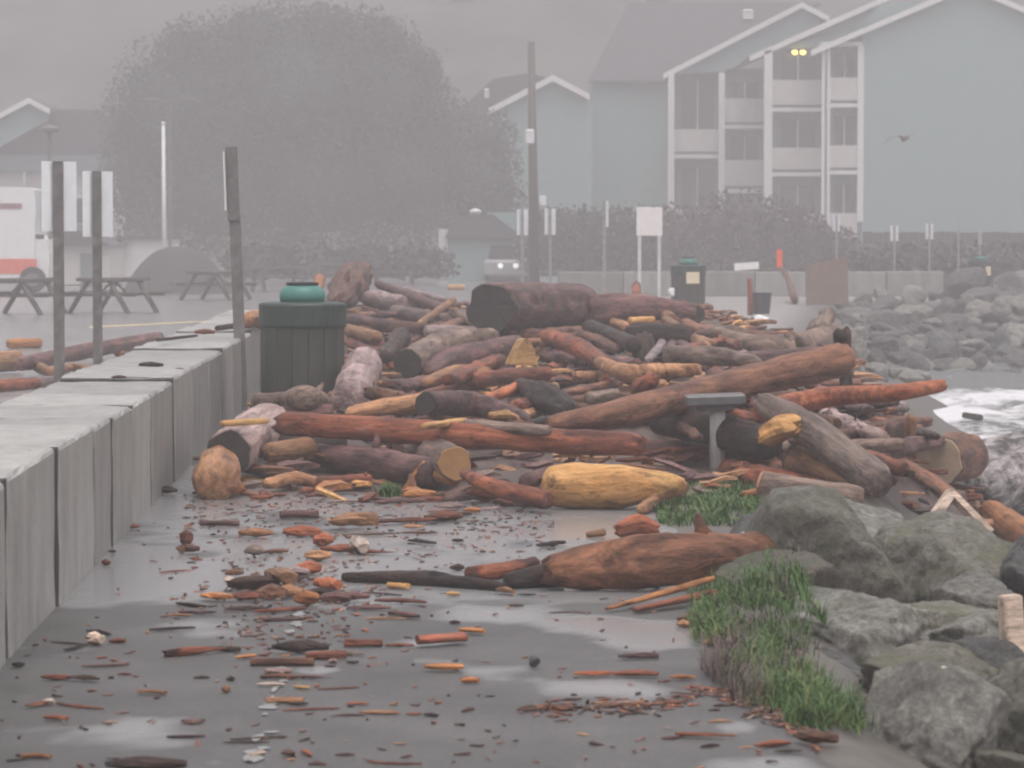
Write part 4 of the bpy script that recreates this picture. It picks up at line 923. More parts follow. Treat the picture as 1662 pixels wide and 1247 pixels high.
B('pale topped grey boulder with a dark front face, in the middle of the rocks', 'g', 1385, 1045, 12.6, 310, 200, .38, 104, -15, (10, 12))
B('olive topped boulder right of the weeds', 'o', 1515, 1120, 11.6, 330, 180, .45, 105, 20)
B('grey flat faced boulder at the bottom right corner', 'g', 1490, 1240, 10.1, 320, 280, .38, 121, 25, (-4, 2))
B('greenish boulder at the right edge near the bottom', 'm', 1670, 1165, 10.9, 220, 230, .40, 107, 15)
B('dark square stone at the right end of the big wet log', 'd', 1205, 902, 15.2, 105, 115, .22, 108, 8, facets=9)
B('brown stone under the mossy shoulder, beside the weeds', 'b', 1262, 985, 13.5, 190, 165, .32, 109, 40)
B('grey stone wedged between the largest boulder and the olive topped one', 'g', 1590, 1035, 13.0, 200, 130, .35, 110, -30)
B('dark stone at the right edge beside the grey post', 'd', 1668, 960, 14.2, 150, 220, .3, 111, 0)
B('small dark stone low between the weeds and the bottom boulder', 'd', 1385, 1195, 10.9, 110, 140, .25, 112, 0)
B('dark stone under the pale topped boulder, by the weeds', 'd', 1330, 1095, 12.1, 150, 130, .28, 114, 25)
B('dark low stone behind the bottom corner boulder', 'd', 1610, 1100, 11.9, 180, 110, .3, 115, 25)
B('dark mossy boulder filling the hollow under the largest one', 'm', 1500, 1035, 13.4, 230, 150, .32, 131, 50)
B('grey stone plugging the gap right of the pale topped boulder', 'g', 1570, 985, 13.9, 190, 150, .3, 132, 15)
B('brown stone half sunk at the foot of the weeds', 'b', 1365, 1150, 11.2, 90, 70, .2, 116, 12)
B('dark stone in the gap left of the grey post', 'd', 1560, 1080, 12.2, 140, 90, .25, 117, 30)
B('long grey stone under the olive topped boulder', 'g', 1420, 1175, 11.0, 150, 90, .25, 118, -8)
B('green tinged stone at the lowest right corner', 'm', 1640, 1260, 9.9, 150, 120, .3, 119, 8)
B('dark stone between the two mossy boulders', 'd', 1400, 985, 14.0, 120, 100, .25, 120, 20)
c = on(868, 1072, .03)
rock('stone', 'round dark stone lying alone on the wet path', 'stone', ST['d'], c, (.034, .03, .026), 5, 3)
c = at(1218, 868, 15.0)
rock('stone', 'flat white stone chip on the dark square stone', 'stone', simple('white_stone', (.62, .62, .64), rough=.5), c, (.055, .05, .016), 15, 3, facets=6)
c = at(1532, 1086, 11.2)
rock('stone', 'small white pebble on the olive topped boulder', 'stone', simple('cream_stone', (.60, .57, .45), rough=.5), c, (.017, .014, .011), 17, 3, facets=6)
# far armour rocks sloping into the sea
RG = 'far rocks of the sea wall'
rg = random.Random(12); cnt = 0
rows = []
for i in range(5000):
    px, py = rg.uniform(1362, 1700), rg.uniform(452, 612)
    top = lerp_tab([(1362, 490), (1420, 478), (1500, 470), (1560, 452), (1640, 460), (1700, 455)], px)
    if py < top: continue
    if any(abs(px - a) < 19 and abs(py - b_) < 11.5 for a, b_ in rows): continue
    rows.append((px, py))
rows.sort(key=lambda q: q[1])
for k, (px, py) in enumerate(rows):
    # march the ray to the bank
    d = ray(px, py); t = 50.0; hit = None
    while t < 110:
        p = Vector((0, 0, EYE)) + d * t
        if p.z < ground_z(p.x, p.y) + .12: hit = p; break
        t += .12
    if hit is None: hit = at(px, py, 82)
    s = hit.y / F_PX; w = rg.choice((18, 23, 30, 42)) * rg.uniform(.85, 1.2) * s; h = w * rg.uniform(.5, .9)
    band = 'upper' if py < 500 else ('middle' if py < 555 else 'lower'); tone = rg.choice(['pale', 'grey', 'grey', 'dark', 'dark'])
    o = rock('armour_rock', None, 'rock', ST['f' if tone == 'pale' else ('g' if tone == 'grey' else 'd')], hit - Vector((0, 0, h * .15)), (w, w * rg.uniform(.7, 1.1), h), 300 + k, 3, 9, rg.uniform(0, 360), (rg.uniform(-25, 25), rg.uniform(-25, 25)), group=RG, smooth=False)
    fm = [(1390, 480, 'the brown board'), (1590, 450, 'the farthest litter bin'), (1450, 470, 'the barrier end'), (1375, 570, 'the dark root plate'), (1480, 632, 'the red pole tip'), (1640, 650, 'the breaking foam'), (1560, 530, 'the rock slope middle'), (1430, 540, 'the rock slope left end'), (1655, 530, 'the farthest bin rocks'), (1500, 575, 'the rocks near the red pole')]
    pending.append((o, px, py, rel_label(px, py, f'{tone} {band} slope rock', fm)))
settle()

# ------------------------------------------------------------------ grass and weeds
gm = MB(); rg = random.Random(9)
def blade(p, h, w, lean, colr):
    d = Vector((math.cos(lean[0]), math.sin(lean[0]), 0)); side = Vector((-d.y, d.x, 0)) * w
    m1 = p + Vector((0, 0, h * .55)) + d * h * lean[1] * .35; tip = p + Vector((0, 0, h * (1 - lean[1] * .3))) + d * h * lean[1]
    gm.add([p - side, p + side, m1 + side * .7, m1 - side * .7, tip], [(0, 1, 2, 3), (3, 2, 4)], 0, colr)
def gcol(kind):
    f = rg.random()
    a, b_ = {'g': ((.020, .055, .012), (.070, .140, .028)), 'y': ((.08, .11, .03), (.16, .17, .06)), 'p': ((.07, .05, .05), (.14, .10, .09))}[kind]
    return tuple(x + (y - x) * f for x, y in zip(a, b_))
def tuft(px, py, n, hpx, spread, kind='g', z=0.0, w=1.2):
    c0 = on(px, py, z); s = c0.y / F_PX
    for i in range(n):
        p = c0 + Vector((rg.gauss(0, spread * s), rg.gauss(0, spread * s * 2.2), 0)); p.z = max(ground_z(p.x, p.y), -.4) + z
        if p.x < edge_path(p.y) - .05: continue
        blade(p, hpx * s * rg.uniform(.5, 1.15), w * s * rg.uniform(.6, 1.3), (rg.uniform(0, 6.28), rg.uniform(.25, 1.3)), gcol(kind if rg.random() < .92 else 'y'))
for i in range(240):
    px = rg.uniform(1062, 1300); py = rg.uniform(786, 852)
    if N((px, py, 0), .022, 2) < -.35: continue
    tuft(px, py, 46, rg.uniform(10, 28), 12)
for i in range(120):
    py = rg.uniform(880, 1045); px = lerp_tab([(880, 1255), (930, 1200), (985, 1155), (1045, 1140)], py) + rg.gauss(12, 24)
    if N((px, py, 0), .018, 5) < -.15: continue
    tuft(px, py, 40, rg.uniform(16, 48), 13, 'g' if rg.random() < .75 else 'y', z=.02)
for i in range(120):
    py = rg.uniform(1070, 1175); px = lerp_tab([(1060, 1230), (1110, 1270), (1175, 1320)], py) + rg.gauss(0, 34)
    if N((px, py, 0), .02, 8) < -.15: continue
    tuft(px, py, 36, rg.uniform(18, 60), 14, 'g' if rg.random() < .8 else 'y', z=.01)
for i in range(46):
    tuft(rg.uniform(1285, 1390), rg.uniform(1120, 1180), 40, rg.uniform(20, 44), 14)
for i in range(90):
    tuft(rg.uniform(1190, 1310), rg.uniform(1010, 1120), 22, rg.uniform(16, 40), 13, rg.choice('ggggp'), z=.01)
for i in range(60):      # dry purplish stems at the pavement edge
    tuft(rg.gauss(1180, 38), rg.uniform(1060, 1150), 18, rg.uniform(40, 85), 10, 'p', w=.8)
for i in range(34):
    tuft(rg.uniform(1215, 1330), rg.uniform(880, 1000), 30, rg.uniform(24, 44), 10, z=.12)
tag(gm.build('grass', attr_mat('grass_blades', rough=.5, bump=0, scale=8)), 'wild green grass and weeds between the path and the boulders', 'grass', kind='stuff')
gm = MB()
c0 = on(632, 812, 0); s = c0.y / F_PX
for i in range(170): blade(c0 + Vector((rg.gauss(0, 9 * s), rg.gauss(0, .05), .02 + rg.random() * .02)), rg.uniform(12, 26) * s, 1.6 * s, (rg.uniform(0, 6.28), rg.uniform(.2, 1)), gcol('g'))
tag(gm.build('weed_tuft', bpy.data.materials['grass_blades']), 'little green weed tuft washed up in front of the driftwood pile', 'weed')
# ------------------------------------------------------------------ posts, bins, tables
GALV = simple('galvanised_steel', (.30, .30, .30), rough=.45, var=.3, scale=9, metal=.35)
GALVD = simple('dull_steel', (.13, .12, .115), rough=.55, var=.35, scale=12)
WHITE = simple('white_enamel', (.72, .73, .74), rough=.4, var=.08, scale=3)
ALU = simple('sheet_aluminium', (.66, .68, .70), rough=.45, var=.1, scale=5)
def sign_post(label, px, ytop, Y, pw=.07, sw=.31, sh=.47, ang=50, group='sign posts along the shore', simple_=False, foot=0.0, off=0.0, zt=None):
    """U-channel post with a thin sheet sign fixed to its far side, seen from the back"""
    p = at(px, ytop, Y); h = p.z - foot
    t = thing('sign_post', label, 'sign post', (p.x, Y, foot), R(ang), group)
    t.rotation_euler = (0, 0, 0)
    mb = MB(); w = pw / 2
    mb.add([(-w, -.012, z) for z in (0, h)] + [(w, -.012, z) for z in (0, h)] + [(w, .02, z) for z in (0, h)] + [(w * .45, .035, z) for z in (0, h)] + [(-w * .45, .035, z) for z in (0, h)] + [(-w, .02, z) for z in (0, h)],
           [(0, 2, 3, 1), (2, 4, 5, 3), (4, 6, 7, 5), (6, 8, 9, 7), (8, 10, 11, 9), (10, 0, 1, 11), (1, 3, 5, 7, 9, 11), (10, 8, 6, 4, 2, 0)])
    if not simple_:
        for k in range(int(h / .12)):
            mb.tube([(0, -.013, .1 + k * .12), (0, -.016, .1 + k * .12)], .008, 6)
    mb.build('post', GALVD if not simple_ else GALV, t)
    sb = MB(); sb.box(-sw / 2, sw / 2, -.0015, .0015, -sh, 0, bev=.0)
    so = sb.build('sign_plate', ALU, t); so.rotation_euler = (0, 0, R(ang)); so.location = (off, .045, h)
    if not simple_:
        bb = MB()
        for z in (-.06, -sh + .06): bb.tube([(0, -.012, z), (0, .004, z)], .011, 6)
        bo = bb.build('bolt', GALVD, so)
    return t
sign_post('rusty grey sign post behind the block wall, nearest the left edge, white sign back', 94, 262, 21.6, sw=.28, ang=42)
sign_post('second sign post behind the block wall, slightly shorter, white sign back', 157, 278, 23.0, pw=.065, sw=.26, ang=42)
# tall post in front of the wall, its sign seen edge on
p = on(393, 668); t = thing('sign_post', 'tall leaning grey post in front of the block wall by the near litter bin', 'sign post', p, 0, 'sign posts along the shore')
s = p.y / F_PX; hh = (668 - 238) * s
mb = MB(); mb.box(-9 * s, 9 * s, -.025, .025, 0, hh * .74); mb.build('post', GALVD, t)
mb = MB(); mb.box(-11 * s, 8 * s, -.05, .02, hh * .72, hh, bev=.006); mb.build('upper_sleeve', GALVD, t)
mb = MB(); mb.box(-13 * s, -11.4 * s, -.16, .12, hh * .76, hh * .98); mb.build('sign_plate', ALU, t)
t.rotation_euler = (0, R(-1.9), 0)
sign_post('left sign post of the pair just left of the utility pole foot', 848, 340, 58, sw=.24, pw=.05, ang=35, simple_=True)
sign_post('right sign post of the pair, just right of the utility pole foot', 893, 339, 58, sw=.24, pw=.05, ang=35, simple_=True)
sign_post('dark post with a thin edge on sign, right of the utility pole', 981, 326, 57, sw=.2, pw=.06, ang=75, off=.05, simple_=True)
for px, yt, sw, nm in ((1358, 350, .26, 'beneath the balconies'), (1452, 366, .30, 'before the teal gable wall, leftmost there'), (1509, 363, .28, 'before the teal gable wall, middle one'), (1556, 350, .10, 'seen edge on before the teal gable wall'), (1591, 372, .12, 'edge on, right before the farthest litter bin')):
    sign_post('far white sign post ' + nm, px, yt, 96, sw=sw, pw=.05, ang=30, simple_=True)

def bin_(label, px, ybody, Y, notice=None, bag=None):
    p = at(px, ybody, Y); H = p.z; rB = .335
    t = thing('litter_bin', label, 'litter bin', (p.x, Y, 0), 0, 'green litter bins on the promenade')
    prof = MB(); n = 16
    prof.lathe([(.29, .03), (.30, .08), (.30, H - .10), (.27, H - .08)], 32)
    for k in range(n):                                   # slats round the drum
        q = 2 * math.pi * k / n; M_ = Matrix.Rotation(q, 4, 'Z')
        prof.box(rB - .035, rB - .008, -.0615, .0615, .04, H - .17, mat=M_, bev=.006)
    prof.build('body', BIN_D, t)
    rm = MB(); rm.lathe([(.30, H - .19), (.338, H - .19), (.345, H - .17), (.345, H - .015), (.335, H), (.28, H + .008), (.16, H + .012)], 36)
    ro = rm.build('rim', BIN_G, t, smooth=False)
    ld = MB(); ld.lathe([(.176, H + .005), (.182, H + .05), (.176, H + .085), (.155, H + .115), (.136, H + .135), (.120, H + .136)], 32)
    lo = ld.build('lid', BIN_T, t, smooth=True)
    op = MB(); op.lathe([(.126, H + .137), (.130, H + .160), (.118, H + .164), (.105, H + .150)], 24); op.build('opening', BIN_K, lo)
    if notice:
        x, z, w, h = notice; nb = MB(); nb.box(-w / 2, w / 2, -.006, 0, -h / 2, h / 2)
        no = nb.build('notice', CREAM, t); no.location = (x, -math.sqrt(max(.01, rB ** 2 - x * x)) - .012, z)
        no.rotation_euler = (0, 0, math.asin(x / rB) if abs(x) < rB else 0)
    return t
BIN_D = simple('dark_green_slats', (.022, .028, .021), rough=.6, var=.3, scale=12, c2=(.032, .03, .025), stretch=(1, 1, .15))
BIN_G = simple('dark_green_steel', (.011, .028, .022), rough=.5, var=.3, scale=10)
BIN_T = simple('teal_plastic', (.028, .145, .12), rough=.4, var=.15, scale=5)
BIN_K = simple('black_hole', (.02, .02, .02), rough=.8)
CREAM = simple('cream_notice', (.72, .60, .42), rough=.5, var=.08)
bin_('green slatted litter bin with a teal dome lid, close by the block wall end', 491, 492, 25.2)
bin_('litter bin with a cream notice, beyond the driftwood pile', 1117, 431, 62, notice=(.07, .80, .26, .22))
bin_('farthest litter bin, behind the sea wall rocks at right', 1592, 424, 85, notice=(.15, .72, .16, .24))
# white bag beside the second bin
c = at(1090, 474, 61.5)
rock('bag', 'small white bag at the left foot of the bin with the notice', 'bag', WHITE, c, (.07, .07, .10), 3, 3, 7)

# pedestal with a slab top
p = on(1164, 776); s = p.y / F_PX; hh = (776 - 640) * s
t = thing('pedestal_stand', 'low grey post with a flat dark slab top standing in the grass before the pile', 'pedestal', p)
mb = MB(); mb.lathe([(12.5 * s, -.05), (12.5 * s, hh * .86), (11 * s, hh * .88)], 20); mb.build('post', simple('grey_painted_post', (.50, .50, .48), rough=.5, var=.3, scale=14, stretch=(1, 1, .3)), t, smooth=True)
mb = MB(); mb.box(-48 * s, 48 * s, -.17, .17, hh - .062, hh, bev=.008, mat=Matrix.Rotation(R(-2), 4, 'Y'))
mb.build('slab_top', simple('wet_dark_slab', (.09, .09, .092), rough=.25, var=.25, scale=6), t)
mb = MB(); mb.box(-30 * s, 30 * s, -.10, .10, hh - .10, hh - .064, bev=.004, mat=Matrix.Rotation(R(-2), 4, 'Y')); mb.build('bracket', GALVD, t)

# weathered post between the right hand rocks
p = at(1656, 1080, 11.9)
t = thing('timber_post', 'pale weathered square post among the rocks, cut by the right edge', 'post', (p.x, p.y, -.45))
mb = MB(); mb.box(-.038, .038, -.038, .038, 0, .45 + at(1656, 965, 11.9).z, bev=.008); mb.build('shaft', WOOD['W'], t)
t.rotation_euler = (0, R(-4), R(15))

TIM = simple('weathered_timber', (.085, .07, .06), rough=.6, var=.4, scale=8, stretch=(.4, 6, 6))
def picnic():
    t = thing('picnic_table', None, 'picnic table', (0, 0, 0), 0, 'picnic tables on the lot')
    tb = MB()
    for k in range(5): tb.box(-.92, .92, -.37 + k * .15, -.37 + k * .15 + .14, .675, .745, bev=.006)
    tb.build('table_top', TIM, t)
    for s in (-1, 1):
        b_ = MB()
        for k in range(2): b_.box(-.92, .92, s * .72 - .14 + k * .145, s * .72 - .005 + k * .145, .42, .46, bev=.006)
        b_.build('bench', TIM, t)
    for x in (-.62, .62):
        f = MB()
        for s in (-1, 1):
            f.tube([(x, s * .24, .70), (x, s * .70, 0)], .058, 4)
        f.box(x - .03, x + .03, -.36, .36, .645, .698); f.box(x + .035, x + .085, -.84, .84, .36, .418)
        f.build('leg_frame', TIM, t)
    br_ = MB(); br_.tube([(-.6, 0, .40), (0, 0, .69)], .03, 4); br_.tube([(.6, 0, .40), (0, 0, .69)], .03, 4); br_.build('brace', TIM, t)
    return t
proto = picnic()
for i, (px, Y, rz, lab) in enumerate([(36, 66, 74, 'picnic table at the left edge behind the sign posts, nearest one'), (184, 67, 68, 'picnic table just right of the second sign post'), (350, 82, 70, 'picnic table left of the tall leaning post, before the gravel heap'),
                                      (452, 96, 20, 'picnic table behind the near litter bin'), (545, 108, 10, 'farthest picnic table, faint above the pile'), (640, 112, 0, 'faint picnic table in the middle of the lot')]):
    o = proto if i == 0 else copy_tree(proto)
    q = at(px, 460, Y); o.location = (q.x, Y, 0); o.rotation_euler = (0, 0, R(rz)); o['label'] = lab

# gravel heap
c = at(288, 470, 92); s = 92 / F_PX
hm = MB(); n = 40; hv = []
for j in range(13):
    f = j / 12
    for k in range(n):
        q = 2 * math.pi * k / n; rr1 = 1.62 * f * (1 + .06 * N((math.cos(q), math.sin(q), 0), 2))
        hv.append((rr1 * math.cos(q), rr1 * .9 * math.sin(q), 1.36 * (1 - f ** 2.3) + .04 * N((rr1 * math.cos(q), rr1 * math.sin(q), 1), 4) * (1 - f)))
hm.add(hv, [(j*n+k, j*n+(k+1) % n, (j+1)*n+(k+1) % n, (j+1)*n+k) for j in range(12) for k in range(n)])
o = hm.build('gravel_heap', simple('dark_gravel', (.06, .055, .05), rough=.8, var=.5, scale=25, bump=.5), loc=(c.x, 92, 0), smooth=True)
tag(o, 'rounded dark heap of gravel on the lot before the big tree', 'gravel heap')

# low barrier across the back, built of the same blocks
bar = thing('concrete_barrier', 'long low concrete barrier across the back of the promenade', 'barrier', (at(1200, 470, 88).x, 88, 0))
x0, x1 = at(905, 470, 88).x - bar.location.x, at(1530, 470, 88).x - bar.location.x
k = 0; x = x0
while x < x1 - .2:
    w = min(1.8, x1 - x); bm_ = MB(); bm_.box(x, x + w - .02, -.3, .3, 0, .66 + (k % 3) * .008, bev=.02); bm_.build('block', CONC, bar); x += w; k += 1
# brown board, bucket, marker, foam lumps
p = on(1345, 490, .12); s = 75 / F_PX
bd = MB(); bd.prism([(-37 * s, -6 * s), (34 * s, -6 * s), (36 * s, 74 * s), (-36 * s, 57 * s)], -.03, .03)
o = bd.build('board', simple('brown_plywood', (.15, .095, .075), rough=.6, var=.2, scale=5), loc=at(1344, 489, 75)); o.rotation_euler = (R(-8), 0, R(12))
tag(o, 'big brown board standing askew at the top of the sea wall rocks', 'board')
p = at(1236, 510, 60)
bk = MB(); bk.lathe([(.15, 0), (.19, .38), (.20, .40), (.18, .40), (.14, .1)], 20)
tag(bk.build('bucket', simple('black_plastic', (.03, .03, .04), rough=.4), loc=p), 'black tub standing beyond the curved silvery log', 'tub')
L('timber_stake', 'thin reddish stake standing at the left of the black tub', 'R', [(1218, 512, .12), (1217, 452, .81)], [5, 4], (ct, ct), cat='stake', group=None, n=8)
L('timber_stake', 'crooked brown driftwood stake under the orange marker', 'B', [(1290, 488, .1), (1280, 455, .52), (1266, 432, .86)], [8, 5, 4], (rr_, rr_), cat='stake', group=None, n=8)
p = at(1265, 434, 66)
mb = MB(); mb.box(-.055, .055, -.012, .012, 0, .36, bev=.004)
o = mb.build('marker', simple('orange_marker_paint', (.85, .13, .05), rough=.4, var=.05), loc=p); tag(o, 'bright orange red marker strip on top of the crooked stake', 'marker')
for px, py, w, h, lab in ((1206, 531, .26, .16, 'white foam lump left of two behind the silvery log'), (1238, 520, .20, .14, 'white foam lump right of two, under the black tub')):
    c = at(px, py, 52); rock('foam_lump', lab, 'foam lump', WHITE, c, (w, .2, h), int(px), 3, 9)
mb = MB(); mb.box(-.33, .33, -.03, .03, 0, .19); o = mb.build('panel', simple('white_panel', (.85, .84, .80), rough=.3, var=.04), loc=at(1212, 438, 86)); o.rotation_euler = (0, R(-4), R(8))
tag(o, 'white panel lying on top of the far concrete barrier', 'panel')
# notice board on two legs
p = at(1054, 383, 76); s = 76 / F_PX
t = thing('notice_board', 'white notice board on two legs before the brown hedge', 'notice board', (p.x, 76, 0))
mb = MB(); mb.box(-21 * s, 21 * s, -.03, .03, p.z, p.z + 46 * s, bev=.01); mb.build('board', simple('white_notice_paint', (.80, .76, .74), rough=.4, var=.06), t)
for x in (-16, 16):
    mb = MB(); mb.box(x * s - .04, x * s + .04, -.029, .029, 0, p.z - .002); mb.build('leg', simple('grey_leg', (.55, .55, .55), rough=.5) if x < 0 else bpy.data.materials['grey_leg'], t)
# utility pole
p = at(868, 440, 100); tp = at(862, 68, 100)
t = thing('utility_pole', 'tall bare wooden utility pole with a white box halfway up', 'utility pole', (p.x, 100, 0))
mb = MB(); mb.tube([(0, 0, 0), ((tp.x - p.x) * .5, 0, tp.z * .5), (tp.x - p.x, 0, tp.z)], [.17, .145, .11], 14); mb.build('pole', TIM, t, smooth=True)
q = at(861, 223, 100)
mb = MB(); mb.lathe([(.10, -.22), (.14, -.18), (.14, .20), (.09, .24)], 16, off=(q.x - p.x - .02, -.28, q.z)); mb.build('transformer', WHITE, t, smooth=False)
q = at(881, 326, 100); mb = MB(); mb.box(q.x - p.x - .1, q.x - p.x + .1, -.35, -.16, q.z - .15, q.z + .15, bev=.02); mb.build('meter_box', WHITE, t)
# white pole, lamps
p = at(267, 388, 98); tp = at(265, 203, 98)
mb = MB(); mb.tube([(0, 0, 0), (tp.x - p.x, 0, tp.z)], [.075, .05], 12); mb.lathe([(.06, tp.z), (.07, tp.z + .05), (.02, tp.z + .1)], 10, off=(tp.x - p.x, 0, 0))
tag(mb.build('flagpole', WHITE, loc=(p.x, 98, 0), smooth=True), 'slim white pole rising behind the gravel heap', 'pole')
def lamp(label, px, ytop, Y, arms, col_):
    tp = at(px, ytop, Y); t = thing('street_lamp', label, 'street lamp', (tp.x, Y, 0))
    mb = MB(); mb.tube([(0, 0, 0), (0, 0, tp.z)], [.07, .05], 10); mb.build('post', GALVD, t)
    for a in arms:
        mb = MB()
        if a: mb.tube([(0, 0, tp.z - .1), (a * .6, 0, tp.z)], .03, 8); mb.box(a - .28, a + .28, -.14, .14, tp.z - .06, tp.z + .06, bev=.03)
        else: mb.lathe([(.05, tp.z - .1), (.30, tp.z - .02), (.32, tp.z + .06), (.10, tp.z + .16), (.02, tp.z + .18)], 18)
        mb.build('lamp_head', col_, t)
lamp('dark mushroom headed lamp above the first sign post', 80, 212, 95, (0,), GALVD)
lamp('faint double headed lot light before the big tree', 275, 163, 108, (-.62, .62), GALVD)

# motorhome at the left edge, facing right
q = at(0, 445, 95); s = 95 / F_PX
def mx(px): return (px - 20) * s
t = thing('motorhome', 'white motorhome with an orange red stripe, cut by the left edge', 'motorhome', (at(20, 445, 95).x, 95, 0))
z_ = lambda py: at(20, py, 95).z
mb = MB(); mb.prism([(mx(-330), z_(452)), (mx(66), z_(452)), (mx(66), z_(372)), (mx(68), z_(340)), (mx(66), z_(309)), (mx(50), z_(305)), (mx(-330), z_(302))], -1.15, 1.15); mb.build('body', simple('white_van_paint', (.80, .80, .80), rough=.3, var=.05), t)
mb = MB(); mb.prism([(mx(66.2), z_(452)), (mx(86), z_(450)), (mx(88), z_(412)), (mx(84), z_(390)), (mx(66.2), z_(382))], -1.0, 1.0); mb.build('hood', bpy.data.materials['white_van_paint'], t)
mb = MB(); mb.box(mx(-330), mx(69), -1.166, -1.152, z_(444), z_(420)); mb.build('stripe', simple('orange_red_stripe', (.75, .16, .10), rough=.4, var=.1), t)
GLASS = simple('dark_glass', (.05, .055, .06), rough=.1, var=.1)
mb = MB(); mb.box(mx(10), mx(46), -1.166, -1.152, z_(340), z_(331)); mb.build('window', simple('maroon_trim', (.30, .16, .18), rough=.4), t)
mb = MB(); mb.box(mx(64), mx(80), -1.012, -1.0, z_(388), z_(381)); mb.build('mirror', GLASS, t)
for x in (-260, 62):
    mb = MB(); mb.tube([(mx(x), -1.17, .38), (mx(x), -.9, .38)], .38, 20); w_ = mb.build('wheel', BIN_K, t); mb = MB(); mb.tube([(mx(x), -1.19, .38), (mx(x), -1.171, .38)], .2, 14); mb.build('rim', GALVD, w_)

# car with its lights on beyond the pile
q = at(822, 440, 118)
t = thing('parked_car', 'grey car with bright headlights, faint left of the sign post pair', 'car', (q.x, 118, 0), R(0))
CAR = simple('grey_car_paint', (.36, .37, .38), rough=.25, var=.1)
mb = MB(); mb.box(-.82, .82, -.1, 3.9, .22, .82, bev=.09); mb.build('body', CAR, t)
mb = MB(); mb.prism([(-.68, .82), (.68, .82), (.58, 1.36), (-.58, 1.36)], 1.0, 3.3); mb.build('cabin', GLASS, t)
m, nt, b = mat_new('lit_headlight'); b.inputs['Base Color'].default_value = (.9, .9, .9, 1); b.inputs['Emission Color'].default_value = (1, 1, 1, 1); b.inputs['Emission Strength'].default_value = .7
for x in (-.28, .28):
    mb = MB(); mb.lathe([(.10, 0), (.09, .03), (.02, .045)], 14); o = mb.build('headlight', m, t); o.location = (x + .06, -.11, .60); o.rotation_euler = (R(90), 0, 0)
for x in (-.8, .66):
    for y in (.7, 3.1):
        mb = MB(); mb.tube([(x, y, .31), (x + .17, y, .31)], .31, 16); mb.build('wheel', BIN_K, t)

# gull
c = at(1466, 226, 90); s = 90 / F_PX
gb = MB()
gb.tube([(.16, .28, .0), (.1, .12, .0), (0, -.02, .0), (-.03, -.2, .03), (-.02, -.3, .05), (-.02, -.37, .045)], [.015, .06, .085, .07, .048, .012], 12)
for sgn in (-1, 1):
    tipz = -.10 if sgn < 0 else .16
    pts = [(0, 0, .04), (sgn * .18, -.02, .10), (sgn * .36, .02, .06 if sgn < 0 else .16), (sgn * .58, .12, tipz if sgn < 0 else .22)]
    vs_ = []; 
    for i, (x, y, z) in enumerate(pts):
        ch = (.13, .12, .09, .015)[i]; th = (.03, .022, .014, .004)[i]
        vs_ += [(x, y - ch, z), (x, y, z + th), (x, y + ch, z), (x, y, z - th)]
    fs = [(i*4+k, i*4+(k+1) % 4, (i+1)*4+(k+1) % 4, (i+1)*4+k) for i in range(3) for k in range(4)] + [(12, 13, 14, 15), (3, 2, 1, 0)]
    gb.add(vs_, fs)
o = gb.build('gull', simple('brown_grey_plumage', (.17, .14, .125), rough=.8, var=.3, scale=6), loc=c); o.rotation_euler = (0, R(-4), R(25))
tag(o, 'brown grey gull gliding in front of the teal gable wall', 'bird')
# ------------------------------------------------------------------ buildings
TEAL = simple('teal_siding', (.25, .365, .35), rough=.7, var=.08, scale=1.2, stretch=(1, 1, 5))
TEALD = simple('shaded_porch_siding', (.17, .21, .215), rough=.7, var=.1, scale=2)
ROOF = simple('grey_shingles', (.075, .072, .076), rough=.85, var=.25, scale=3)
TRIM = simple('white_trim', (.80, .79, .77), rough=.5, var=.05)
PARA = simple('pale_parapet', (.62, .59, .57), rough=.6, var=.08)
DGL = simple('dark_window_glass', (.045, .045, .05), rough=.08, var=.2)
class Bld:
    def __init__(s, name, label, cat, px, Y, back=0):
        s.o = at(px, 452, Y + back); s.t = thing(name, label, cat, (s.o.x, Y + back, 0))
        s.px, s.Y, s.back = px, Y, back
    def X(s, px, Y): return at(px, HZ, Y + s.back).x - s.o.x
    def Z(s, py, Y): return at(s.px, py, Y + s.back).z
    def slab(s, name, m, px0, px1, py0, py1, Y, dep, par=None):
        mb = MB(); mb.box(s.X(px0, Y), s.X(px1, Y), Y - s.Y, Y - s.Y + dep, s.Z(py1, Y), s.Z(py0, Y)); return mb.build(name, m, par or s.t)
    def poly(s, name, m, pts, Y, dep, par=None):
        mb = MB(); mb.prism([(s.X(x, Y), s.Z(y, Y)) for x, y in pts], Y - s.Y, Y - s.Y + dep); return mb.build(name, m, par or s.t)
    def roof(s, pts, Y, dep, th=8, over=.5):
        """sloping slabs over a gable (pts: eave, ridge, eave in pixels) with white rake boards on the front edge"""
        for (xa, ya), (xb, yb) in zip(pts, pts[1:]):
            rf = s.poly('roof', ROOF, [(xa, ya), (xb, yb), (xb, yb - 4), (xa, ya - 4)], Y - over + .06, dep + over)
            s.poly('rake_board', TRIM, [(xa, ya + th - 3), (xb, yb + th - 3), (xb, yb - 4.5), (xa, ya - 4.5)], Y - over, .055, rf)
A = Bld('apartment_building', 'teal three storey apartment block with white balconies and gabled roofs at right', 'apartment building', 1400, 126, 22)
A.poly('wall', TEAL, [(1398, 462), (1398, 52), (1570, -20), (1745, 52), (1745, 462)], 126, 12)
A.roof([(1315, 86), (1570, -22), (1825, 86)], 126, 13)
A.slab('corner_board', TRIM, 1391, 1401, 74, 360, 125.94, .05)
